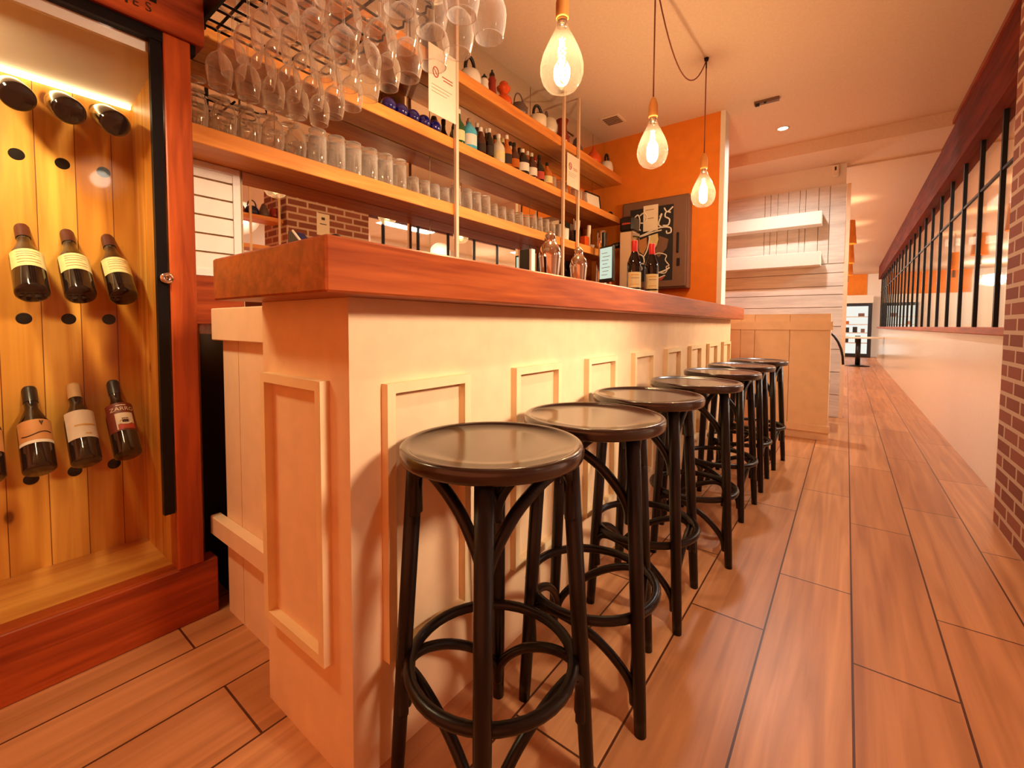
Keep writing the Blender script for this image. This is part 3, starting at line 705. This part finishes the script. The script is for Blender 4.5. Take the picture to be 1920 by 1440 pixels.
# ================================================================== ORANGE WALL: CHALKBOARD BOX, PAPER
cb = thing('chalkboard_cabinet', 'taupe metal wall box with a chalk-drawn blackboard door', 'cabinet', (-.665, 3.718, 1.345))
MB().box(-.315, .315, -.10, 0, 0, .845, .006).build('box_body', M_taupe, cb)
MB().box(-.300, .300, -.118, -.10, .015, .83, .004).build('door', M_taupe, cb)
cbd = bpy.data.objects['door']
MB().box(-.225, .185, -.1205, -.118, .075, .765).build('blackboard', M_board, cbd)
MB().box(.222, .240, -.14, -.118, .32, .50, .004).build('door_handle', M_blackplastic, cbd)
MB().box(.222, .250, -.128, -.118, .20, .27, .003).build('door_lock', M_blackplastic, cbd)
ch = MB(); YC = -.1225
def stroke(pts, r=.007):
    Q = [pts[0]]+list(pts)+[pts[-1]]; P = []
    for i in range(1, len(Q)-2):
        for s_ in range(5):
            u = s_/5; p0, p1, p2, p3 = [Vector((q[0], YC, q[1])) for q in Q[i-1:i+3]]
            P.append(.5*((2*p1)+(p2-p0)*u+(2*p0-5*p1+4*p2-p3)*u*u+(3*p1-p0-3*p2+p3)*u**3))
    P.append(Vector((pts[-1][0], YC, pts[-1][1]))); ch.tube(P, r, 5)
stroke([(-.19, .68), (-.15, .71), (-.13, .66), (-.135, .58), (-.12, .56)]); stroke([(-.13, .70), (-.09, .72), (-.06, .68), (-.08, .63), (-.12, .63)])
stroke([(.10, .74), (.13, .70), (.18, .74)]); stroke([(.16, .69), (.12, .70), (.11, .66), (.15, .63), (.14, .58), (.09, .58)]); stroke([(.06, .66), (.08, .69), (.05, .60), (.08, .57)])
stroke([(-.21, .52), (-.17, .50), (-.08, .52), (.02, .555), (.10, .565), (.16, .55), (.165, .51), (.13, .505), (.125, .53)]); stroke([(-.20, .56), (-.215, .53), (-.18, .505), (-.1, .505), (0, .53), (.08, .54)])
stroke([(-.17, .47), (-.15, .36), (-.09, .31), (-.08, .25)]); stroke([(-.03, .50), (-.05, .38), (-.085, .31)]); stroke([(-.16, .27), (-.19, .24), (-.13, .25), (-.08, .24)])
stroke([(.0, .31), (.05, .33), (.10, .32), (.13, .30), (.12, .26), (.155, .21), (.13, .20), (.135, .16), (.11, .14), (.06, .15), (.02, .16)], .005); stroke([(.0, .27), (-.02, .22), (0, .18)], .005); stroke([(-.14, .20), (-.11, .22), (-.10, .19), (-.13, .18)], .005)
stroke([(-.02, .13), (.05, .145), (.12, .165), (.16, .19)], .008); stroke([(0, .10), (.06, .10), (.12, .12)], .006)
ch.build('chalk_drawing', M_chalk, cbd)
gl = MB(); gl.poly([(-.045, -.1212, .50), (.045, -.1212, .515), (.055, -.1212, .44), (.02, -.1212, .375), (-.03, -.1212, .40)], (0, -.0012, 0)); gl.build('chalk_cream_patch', M_labelcream, cbd)
gl = MB(); gl.poly([(.06, -.1212, .49), (.145, -.1212, .45), (.13, -.1212, .37), (.06, -.1212, .29), (.02, -.1212, .33)], (0, -.0012, 0)); gl.build('chalk_brown_patch', M_taupe, cbd)
gl = MB(); gl.poly([(-.165, -.1212, .46), (-.06, -.1212, .49), (-.055, -.1212, .40), (-.09, -.1212, .33), (-.14, -.1212, .37)], (0, -.0012, 0)); gl.build('chalk_tan_patch', M_labeltan, cbd)
gl = MB(); gl.poly([(.0, -.1212, .098), (.06, -.1212, .088), (.13, -.1212, .125), (.09, -.1212, .080), (.04, -.1212, .072)], (0, -.0012, 0)); gl.build('chalk_red_patch', M_redink, cbd)
pp = thing('price_paper', 'white paper sheet taped over the chalkboard cabinet door', 'paper', (-.69, 3.596, 1.89))
MB().box(-.07, .07, -.002, 0, 0, .24).build('sheet', M_paper, pp)
m = MB()
for z_ in (.115, .195): m.box(-.05, .03, -.0028, -.002, z_, z_+.006)
m.build('writing', M_greyink, pp)

# ================================================================== DRINKS TOWER, SCREEN, GRINDER
dt = thing('drinks_tower', 'tall pale drinks dispenser with a black top beside the chalkboard', 'dispenser', (-.83, 3.42, 1.0))
MB().box(-.062, .062, -.06, .10, 0, .86, .006).build('body', M_post, dt)
MB().box(-.066, .066, -.066, .11, .86, 1.0, .02).build('black_head', M_blackplastic, dt)
MB().box(-.04, .04, -.0675, -.066, .925, .94).build('head_lettering', M_redink, dt)
MB().box(.055, .066, -.066, .10, 0, .86).build('chrome_edge', M_chrome, dt)
m = MB(); m.tube([(-.06, 0, .76), (-.13, -.02, .75), (-.20, -.03, .725), (-.235, -.04, .71)], [.028, .026, .022, .014], 10); m.build('tap_arm', M_blackplastic, dt)
m = MB(); m.tube([(-.235, -.04, .712), (-.28, -.05, .70)], .014, 10); m.build('tap_nozzle', M_chrome, dt)
gd = thing('coffee_grinder', 'small chrome coffee grinder at the end of the back counter', 'grinder', (-.955, 3.12, 1.0))
MB().lathe([(0, 0), (.05, 0), (.05, .55), (.035, .60), (.032, .70), (.042, .72), (.045, .84), (0, .84)], 20).build('body', M_chrome, gd)
m = MB(); m.box(.02, .05, -.05, .0, .66, .82, .006); m.build('hopper', M_blackplastic, gd)
ps = thing('till_screen', 'slim black till screen with a pale lit display', 'screen', (-.80, 2.90, 1.0), R(-22))
MB().box(-.085, .085, -.012, .012, .36, .66, .006).build('bezel', M_blackplastic, ps)
MB().box(-.072, .072, -.0135, -.012, .39, .645).build('display', M_screen, ps)
m = MB()
for k in range(7): m.box(-.05+.012*(k % 2), .02+.015*(k % 3), -.0142, -.0135, .42+.03*k, .424+.03*k)
m.build('display_text', M_greyink, ps)
m = MB(); m.tube([(0, .02, .40), (0, .05, .25), (0, .04, .02)], .018, 10); m.lathe([(0, 0), (.09, 0), (.085, .02), (0, .022)], 24, (0, .03, 0)); m.build('stand', M_redwood_z, ps)
tag(MB().box(-1.21, -.90, 2.62, 3.0, 1.0, 1.36, .004).build('wooden_crate', M_redwood_y), 'reddish wooden box on the back counter below the lower shelf end', 'box')

# ================================================================== SHAKERS AND SMALL THINGS ON THE COUNTER
def shaker(x, y, s, label):
    t = thing('cocktail_shaker', label, 'cocktail shaker', (x, y, 1.1545), 0, 'chrome cocktail shakers')
    MB().lathe([(0, 0), (.030*s, 0), (.034*s, .01*s), (.045*s, .125*s), (.045*s, .13*s)], 28).build('cup', M_chrome, t)
    MB().lathe([(.0465*s, .122*s), (.0465*s, .14*s), (.040*s, .165*s), (.026*s, .185*s), (.022*s, .19*s)], 28).build('strainer_top', M_chrome, t)
    MB().lathe([(.0235*s, .186*s), (.0235*s, .212*s), (.018*s, .222*s), (.010*s, .226*s), (.008*s, .232*s), (0, .234*s)], 20).build('lid', M_chrome, t)
shaker(-.19, 1.06, 1.02, 'larger chrome cocktail shaker on the counter')
shaker(-.17, 1.27, .86, 'smaller chrome cocktail shaker on the counter')
mh = thing('menu_stand', 'black menu stand with white strip left of the shakers', 'menu stand', (-.21, .93, 1.1545))
MB().box(-.035, .012, -.01, .01, 0, .145).build('black_card', M_blackplastic, mh)
MB().box(.014, .024, -.012, .012, 0, .145).build('white_strip', M_paper, mh)
tb = thing('tablet', 'dark tablet leaning up near the counter end by the cabinet', 'tablet', (-.30, .06, 1.1545))
m = MB(); m.poly([(-.075, 0, 0), (.085, 0, 0), (.05, 0, .018), (.0, 0, .05), (-.045, 0, .085), (-.07, 0, .09)], (0, .03, 0)); m.build('body', M_navy, tb)
m = MB(); m.tube([(.085, 0, .003), (.05, 0, .021), (.0, 0, .053), (-.045, 0, .088)], .003, 6); m.build('light_edge', M_paper, tb)
nv = MB()
nv.lathe([(0, 0), (.055, 0), (.058, .012), (.052, .03), (.034, .042), (.0, .046)], 24); nv.box(.0, .0001, 0, .0001, 0, .0001)
nv = MB(); nv.poly([(-.06, -.04, 0), (.05, -.04, 0), (.05, -.04, .036), (.02, -.04, .046), (-.01, -.04, .044), (-.04, -.04, .026)], (0, .08, 0))
tag(nv.build('navy_case', M_navy, None, (-.20, .235, 1.1545)), 'small dark navy curved case lying on the counter', 'case')
kb = thing('stopper', 'tiny black-knobbed white stopper near the counter corner', 'stopper', (-.235, .115, 1.1545))
MB().lathe([(0, 0), (.010, 0), (.010, .04), (.006, .05), (0, .05)], 14).build('neck', M_paper, kb); MB().lathe([(0, .045), (.012, .05), (.015, .062), (.011, .072), (0, .076)], 16).build('knob', M_blackplastic, kb)
tr = MB(); tr.poly([(-.10, 0, 0), (.10, 0, 0), (.09, 0, .022), (.03, 0, .032), (-.04, 0, .028), (-.09, 0, .014)], (0, .10, 0))
tag(tr.build('folded_cloth', M_blackplastic, None, (-.93, .16, 1.0)), 'folded black cloth on the back counter by the cabinet post', 'cloth')

# ================================================================== MIDDLE SHELF BOTTLES
ZM = 2.0755
for k in range(5):
    yy = .925+.078*k
    t = thing('glass_sphere', ['leftmost', 'second', 'third', 'fourth', 'last'][k]+' cobalt blue glass ball of five on the middle shelf', 'glass ball', (-1.085, yy, ZM), 0, 'cobalt blue balls on the middle shelf')
    MB().lathe([(0, 0)]+[(.039*math.sin(PI*i/12), .039-.039*math.cos(PI*i/12)) for i in range(1, 12)]+[(0, .078)], 24).build('ball', M_blue, t)
BS = [(1.285, .034, .10, .014, .155, M_green, M_green, M_labelwhite, 'short round green bottle with white label behind the left post'),
      (1.43, .036, .155, .013, .27, M_green, M_labelwhite, M_labelcream, 'tall green bottle with pale cap right of the left post'),
      (1.525, .043, .165, .012, .245, M_bluegin, M_steel, M_labelwhite, 'pale blue gin bottle with white label on the middle shelf'),
      (1.632, .030, .135, .012, .225, M_brown, M_labelwhite, M_ink, 'dark brown bottle with white cap after the pale blue bottle'),
      (1.716, .028, .16, .011, .255, M_wine, M_labelwhite, M_ink, 'slim black bottle with white cap on the middle shelf'),
      (1.812, .038, .15, .013, .25, M_clearb, M_labelwhite, M_labelcream, 'clear bottle with blue-white label and white cap on the middle shelf'),
      (1.901, .033, .165, .012, .28, M_amber, M_labelwhite, M_ink, 'amber bottle with tall white-capped neck on the middle shelf'),
      (1.985, .034, .15, .012, .25, M_brown, M_blackplastic, M_amber, 'brown bottle with dark pourer on the middle shelf'),
      (2.085, .043, .15, .014, .235, M_wine, M_labelwhite, M_labelwhite, 'dark squat bottle with big white label on the middle shelf'),
      (2.20, .037, .15, .012, .245, M_brown, M_clearb, M_labelwhite, 'brown bottle with patterned white label on the middle shelf'),
      (2.30, .035, .15, .012, .265, M_wine, M_blackplastic, M_redink, 'black bottle with red-orange label on the middle shelf'),
      (2.41, .039, .14, .012, .235, M_amber, M_blackplastic, M_labelcream, 'amber bottle with cream label before the middle post')]
for (yy, r, hb, rn, h, mt, cap, lab, lb) in BS:
    t = bottle('spirit_bottle', lb, 'spirit bottles on the middle shelf', (-1.14 if yy < 1.3 else -1.085, yy, ZM), (r*1.18, hb*.62, rn*.95, h*.78), mt, cap, caph=.026, labels=((.02, hb*.52, 1.0, lab, 0),), n=20)
    t.rotation_euler = (0, 0, R(-35))
BACK = [(1.475, .033, .14, .013, .265, M_green, M_blackplastic, M_labelwhite, 'dark green bottle in the back row behind the pale blue bottle'),
        (1.59, .032, .14, .012, .27, M_clearb, M_blackplastic, M_labelcream, 'clear black-capped bottle in the back row right of the pale blue bottle'),
        (1.675, .030, .14, .012, .29, M_wine, M_clearb, M_labelwhite, 'tall dark bottle in the back row between two dark bottles'),
        (1.77, .030, .14, .012, .285, M_wine, M_labelwhite, M_gold, 'tall white-capped dark bottle in the back row beside the clear bottle'),
        (1.86, .032, .14, .012, .27, M_amber, M_blackplastic, M_labelwhite, 'amber black-capped bottle in the back row beside the tall amber bottle'),
        (1.945, .030, .14, .012, .28, M_brown, M_labelcream, M_labelred, 'brown cream-capped bottle in the back row beside the pourer bottle'),
        (2.035, .032, .14, .012, .285, M_clearb, M_blackplastic, M_redink, 'clear bottle with red label in the back row'),
        (2.145, .032, .14, .012, .275, M_wine, M_blackplastic, M_labelcream, 'dark cream-labelled bottle in the back row behind the squat bottle'),
        (2.25, .032, .14, .012, .285, M_amber, M_labelwhite, M_ink, 'amber white-capped bottle in the back row near the middle post'),
        (2.35, .032, .14, .012, .27, M_clearb, M_redceramic, M_labelwhite, 'clear red-capped bottle in the back row near the middle post')]
for (yy, r, hb, rn, h, mt, cap, lab, lb) in BACK:
    t = bottle('spirit_bottle', lb, 'spirit bottles on the middle shelf', (-1.172, yy+.02, ZM), (r*1.1, hb*.72, rn*.95, h*.86), mt, cap, caph=.028, labels=((.02, .085, 1.0, lab, 0),), n=20)
    t.rotation_euler = (0, 0, R(-35))
m_t = tumbler(.10, .032, .029); m_t.name = 'shot_tumbler'
for k, yy in enumerate((2.50, 2.60, 2.68, 2.84, 2.93, 3.02)):
    o = bpy.data.objects.new('tumbler', m_t); C.objects.link(o); o.location = (-1.09, yy, ZM)
    tag(o, '%s small upturned tumbler after the bottles on the middle shelf' % ORD[k], 'glass', 'small tumblers on the middle shelf')
fp = thing('picture_frame', 'small black-framed white card on the middle shelf near the orange wall', 'picture frame', (-1.10, 3.24, ZM))
f = MB(); frame_yz(f, -.008, .008, -.12, .12, 0, .155, .012); f.build('frame', M_blackplastic, fp); MB().box(-.004, .002, -.108, .108, .012, .143).build('card', M_paper, fp)
fp.rotation_euler = (0, R(-8), R(-6))
tag(MB().lathe([(0, 0), (.026, 0), (.028, .02), (.018, .04), (0, .045)], 16).build('black_knob', M_blackplastic, None, (-1.08, 3.55, ZM)), 'small round black object at the far end of the middle shelf', 'ornament')

# ================================================================== TOP SHELF
ZT = 2.4855
def handle_arc(mb, y0, z0, ry, rz, r, x=0, a0=0, a1=180):
    mb.tube([(x, y0+ry*math.cos(R(a)), z0+rz*math.sin(R(a))) for a in [a0+(a1-a0)*i/14 for i in range(15)]], r, 8)
def jug(name, label, y, prof, mat, handle=None, spout=None, hm=None, lid=None, cat='jug'):
    t = thing(name, label, cat, (-1.10, y, ZT), 0, None)
    MB().lathe(prof, 26).build('body', mat, t)
    if handle:
        h = MB(); handle_arc(h, *handle); h.build('handle', hm or mat, t)
    if spout:
        s = MB(); s.tube(spout, [.014, .011, .008], 8); s.build('spout', mat, t)
    if lid:
        MB().lathe(lid, 18).build('lid', hm or mat, t)
    return t
jug('coffee_pot', 'grey metal pot with flared base left of the left post, top shelf', 1.20, [(0, 0), (.078, 0), (.080, .01), (.065, .05), (.052, .085), (.040, .12), (.034, .15), (.038, .165), (.030, .165), (0, .15)], M_greyceramic, handle=(-.02, .15, .05, .07, .007), lid=[(0, .15), (.030, .165), (.012, .18), (.010, .20), (0, .205)])
jug('white_teapot', 'white teapot with tall black handle right of the left post', 1.55, [(0, 0), (.062, 0), (.070, .02), (.068, .05), (.058, .078), (.035, .088), (0, .09)], M_whiteceramic, handle=(0.0, .085, .042, .085, .011), hm=M_blackplastic, spout=[(0, .06, .04), (0, .10, .07), (0, .115, .10)])
for yy, h, m1, m2, lb in ((1.668, .115, M_whiteceramic, M_blackplastic, 'small white shaker bottle with black cap, top shelf'), (1.745, .175, M_redceramic, M_blackplastic, 'red sauce bottle with black pointed cap, top shelf')):
    t = thing('sauce_bottle', lb, 'bottle', (-1.085, yy, ZT)); MB().lathe([(0, 0), (.026, 0), (.030, .02), (.024, h*.45), (.028, h*.62), (.016, h*.78), (0, h*.78)], 20).build('body', m1, t)
    MB().lathe([(.018, h*.75), (.018, h*.85), (.008, h*.92), (.006, h), (0, h)], 14).build('cap', m2, t)
jug('orange_figurine', 'orange ceramic vase with spiky crown top, top shelf', 1.885, [(0, 0), (.05, 0), (.060, .025), (.052, .055), (.030, .075), (.026, .085), (.045, .11), (.048, .125), (.03, .14), (.028, .155), (.018, .165), (0, .168)], M_orangeceramic, cat='ornament')
jug('glass_teapot', 'grey glass teapot with hoop handle on the top shelf', 2.06, [(0, 0), (.055, 0), (.064, .03), (.060, .06), (.045, .085), (.025, .095), (0, .10)], M_greyceramic, handle=(0, .075, .055, .085, .005), spout=[(0, .05, .04), (0, .085, .07), (0, .10, .10)])
jug('cream_teapot', 'cream cup-shaped teapot with thick black handle, top shelf', 2.30, [(0, 0), (.052, 0), (.066, .02), (.066, .085), (.060, .088), (0, .088)], M_paper, handle=(0, .092, .056, .075, .011), hm=M_blackplastic)
jug('oval_jug', 'grey oval glass jug with dark stopper, top shelf', 2.46, [(0, 0), (.035, 0), (.058, .03), (.066, .07), (.055, .115), (.03, .14), (0, .145)], M_clearb, handle=(-.04, .13, .012, .04, .008), hm=M_greyceramic)
jug('red_vase', 'dark red flared vase behind the middle post, top shelf', 2.66, [(0, 0), (.062, 0), (.058, .05), (.040, .10), (.036, .15), (.052, .19), (.046, .19), (0, .15)], M_redceramic, cat='vase')
jug('dark_pot', 'dark grey pot between the two far posts, top shelf', 2.90, [(0, 0), (.05, 0), (.055, .04), (.035, .075), (.03, .11), (.012, .13), (0, .132)], M_greyceramic)
jug('red_pot', 'red drop-shaped pot with pointed lid, top shelf', 3.22, [(0, 0), (.06, 0), (.072, .03), (.066, .065), (.040, .10), (.018, .13), (.008, .165), (0, .17)], M_orangeceramic)
jug('white_jug', 'white jug with black handle at the orange wall end of top shelf', 3.50, [(0, 0), (.06, 0), (.062, .05), (.052, .09), (.045, .10), (0, .10)], M_whiteceramic, handle=(0, .12, .036, .055, .011, 0, -60, 250), hm=M_blackplastic)

# ================================================================== SHELF ACROSS THE WALKWAY (seen in the mirror)
os_ = thing('open_shelf', 'open timber shelf with slim rods beside the brick pillar, seen in the mirror', 'shelf unit')
for z_ in (1.80, 2.10): MB().box(1.50, 1.72, 1.10, 1.745, z_-.04, z_).build('shelf_board', M_shelf, os_)
for y_ in (1.15, 1.42, 1.70): MB().box(1.485, 1.50, y_-.01, y_+.01, 0, CZ).build('rod', M_post, os_)
def across(kind, label, y, z, mat_prof, mat, hm=None, cat='teapot', han=True):
    t = thing(kind, label, cat, (1.58, y, z+.0005)); MB().lathe(mat_prof, 22).build('body', mat, t)
    if han: h = MB(); handle_arc(h, 0, .09, .04, .06, .007); h.build('handle', hm or mat, t)
TP = [(0, 0), (.055, 0), (.064, .03), (.060, .06), (.045, .085), (.02, .095), (0, .10)]
across('teapot', 'silver-grey teapot on the shelf reflected in the mirror', 1.20, 2.10, TP, M_clearb, M_greyceramic)
across('teapot', 'dark red squat teapot on the shelf reflected in the mirror', 1.34, 2.10, TP, M_redceramic)
across('teapot', 'dark blue teapot on the shelf reflected in the mirror', 1.47, 2.10, TP, M_navy)
across('cone_jar', 'brown cone-shaped jar on the shelf reflected in the mirror', 1.585, 2.10, [(0, 0), (.06, 0), (.055, .04), (.02, .13), (0, .15)], M_greyceramic, None, 'jar', False)
across('red_jar', 'shiny red jar on the shelf reflected in the mirror', 1.69, 2.10, [(0, 0), (.045, 0), (.052, .04), (.05, .09), (.04, .11), (0, .11)], M_redceramic, None, 'jar', False)
across('figurine', 'small brown figurine on the lower board reflected in the mirror', 1.22, 1.80, [(0, 0), (.03, 0), (.035, .05), (.02, .09), (.026, .12), (.015, .15), (0, .155)], M_brown, None, 'figurine', False)

# ================================================================== PLANK WALL SHELVES, SMALL CEILING THINGS
for z0, z1, lb, hm_ in ((2.10, 2.24, 'upper thick white box shelf on the plank wall', 0), (1.662, 1.81, 'lower thick white box shelf on the plank wall', 0)):
    tag(MB().box(-1.4, .56, 5.27, 5.447, z0, z1, .003).build('box_shelf', M_white), lb, 'shelf', 'box shelves on the plank wall')
md = thing('motion_sensor', 'white motion sensor high on the white wall corner', 'sensor', (.66, 5.468, 2.66))
MB().box(-.03, .03, -.05, 0, -.045, .085, .012).build('housing', M_whitegloss, md); MB().box(-.008, .008, -.052, -.05, .02, .06).build('lens', M_blackplastic, md.children[0])
dl = thing('ceiling_spotlight', 'small bright recessed spotlight in the ceiling by the beam', 'spotlight', (.267, 4.426, CZ), 0, 'recessed ceiling spotlights')
MB().lathe([(.05, 0), (.055, -.004), (.042, -.008), (.042, -.002)], 24).build('trim_ring', M_white, dl); MB().lathe([(0, -.005), (.041, -.005)], 24).build('lamp_face', M_lampface, dl)
for k, (x, y, e) in enumerate(FLOODS):
    t = thing('flood_lamp', ['nearest', 'second', 'third', 'farthest'][k]+' round flood lamp of the side room beyond the pillar', 'lamp', (x, y, FZ), 0, 'round flood lamps of the side room')
    t.rotation_euler = aim((x, y, FZ), ftgt(y))
    MB().lathe([(.22, .02), (.21, .08), (.08, .16), (0, .16)], 28).build('dish', M_white, t)  # made-up dish for the lowered, softened side-room lamp
    MB().lathe([(0, .03), (.08, .03)], 20).build('lamp_face', M_lampface, t)
    MB().tube([(0, 0, .15), (0, .0, .45)], .015, 8).build('arm', M_black, t)
dup(dl, (1.1, .2, CZ), label='added out-of-view ceiling spotlight over the walkway beside the nearest stool')  # housing for the added walkway light
er = thing('ceiling_rail', 'small grey rail with black clips on the ceiling', 'rail', (.17, 3.735, CZ), R(3))
MB().box(-.04, .14, -.02, .02, -.025, 0).build('rail', M_taupe, er); m = MB(); m.box(-.03, .0, -.022, -.01, -.045, -.02); m.box(.03, .05, -.022, -.01, -.034, -.02); m.build('clip', M_blackplastic, er)
vt = thing('ceiling_vent', 'small square ceiling vent above the shelf corner', 'vent', (-.95, 3.30, CZ))
MB().box(-.09, .09, -.09, .09, -.012, 0, .003).build('frame', M_ceil, vt); m = MB()
for k in range(5): m.box(-.07, .07, -.07+.03*k, -.055+.03*k, -.016, -.012)
m.build('slats', M_taupe, vt)

# ================================================================== CORRIDOR
fg = thing('drinks_fridge', 'glass-door drinks fridge at the end of the corridor', 'fridge', (1.02, 17.75, 0))
MB().box(-.42, .42, -.05, .5, 0, 1.75, .01).build('cabinet', M_blackplastic, fg)
MB().box(-.36, .32, -.06, -.05, .12, 1.66).build('lit_door', M_fridge, fg)
m = MB()
for z_ in (.45, .78, 1.05, 1.3): m.box(-.36, .32, -.075, -.06, z_, z_+.03)
m.build('shelves', M_steel, fg)
MB().box(-.44, .44, -.04, .3, 1.76, 2.02).build('header_poster', M_labelwhite, fg)
for k, (x, z0, hh, ww, mt) in enumerate(((-.2, .81, .16, .10, M_blackplastic), (0, .81, .18, .12, M_blackplastic), (.2, .81, .12, .10, M_taupe), (-.22, .48, .2, .12, M_blackplastic), (.08, .48, .22, .14, M_blackplastic), (-.2, 1.08, .1, .08, M_amber), (.15, 1.33, .1, .16, M_taupe))):
    tag(MB().box(1.02+x-ww/2, 1.02+x+ww/2, 17.66, 17.674, z0, z0+hh, .004).build('drink_pack', mt), ['dark pack, left on the second fridge shelf', 'dark pack in the middle of the second fridge shelf', 'brown pack, right on the second fridge shelf', 'dark pack, left on the lowest fridge shelf', 'dark pack, right on the lowest fridge shelf', 'amber pack on the third fridge shelf', 'brown pack on the top fridge shelf'][k], 'drinks', 'packs in the corridor fridge')
tbl = thing('cafe_table', 'small pale-topped pedestal table in the far corridor', 'table', (1.05, 13.6, 0))
MB().box(-.62, .48, -.3, .3, .70, .74, .005).build('tabletop', M_labelwhite, tbl)
m = MB(); m.tube([(0, 0, .02), (0, 0, .70)], .055, 10); m.build('pedestal', M_blackplastic, tbl); MB().lathe([(0, 0), (.25, 0), (.24, .02), (.06, .04), (0, .04)], 24).build('foot', M_blackplastic, tbl)
ca = thing('curved_chair', 'black curved chair back between the tan low wall and the plank wall', 'chair', (.58, 4.95, 0), R(90))
m = MB(); handle_arc(m, 0, .62, .21, .36, .011, 0, 0, 180); m.build('back_hoop', M_blackplastic, ca)
MB().box(-.40, 0, -.11, .11, .43, .47, .01).build('seat', M_blackplastic, ca)
for xx in (-.36, -.02):
    for yy in (-.09, .09): MB().tube([(xx, yy, 0), (xx, yy, .43)], .014, 8).build('leg', M_blackplastic, ca)
for k, (y, z) in enumerate(((7.2, 2.30), (9.0, 2.24), (11.0, 2.22))):
    t = thing('wall_lamp', ['nearest', 'second', 'farthest'][k]+' orange shaded wall lamp beyond the plank wall', 'wall lamp', (.78, y, z), 0, 'orange wall lamps in the corridor')
    MB().lathe([(.10, -.16), (.075, .16), (.07, .16), (.095, -.16)], 18).build('lamp_shade', M_orange, t); MB().box(-.02, .02, -.02, .02, -.30, -.16).build('lamp_base', M_blackplastic, t)
    MB().tube([(0, 0, .16), (0, 0, 2.74-z)], .006, 6).build('rod', M_blackplastic, t)
    l = bpy.data.lights.new('lamp_light', 'POINT'); l.energy = 9; l.color = (1, .70, .40); l.shadow_soft_size = .04
    lo = bpy.data.objects.new('lamp_light', l); C.objects.link(lo); lo.parent = t; lo.location = (0, 0, .05)
tag(MB().box(2.55, 2.60, 10.4, 12.6, 1.05, 1.72, .01).build('wall_screen', M_cyan), 'glowing cyan screen behind the glazed partition', 'screen')
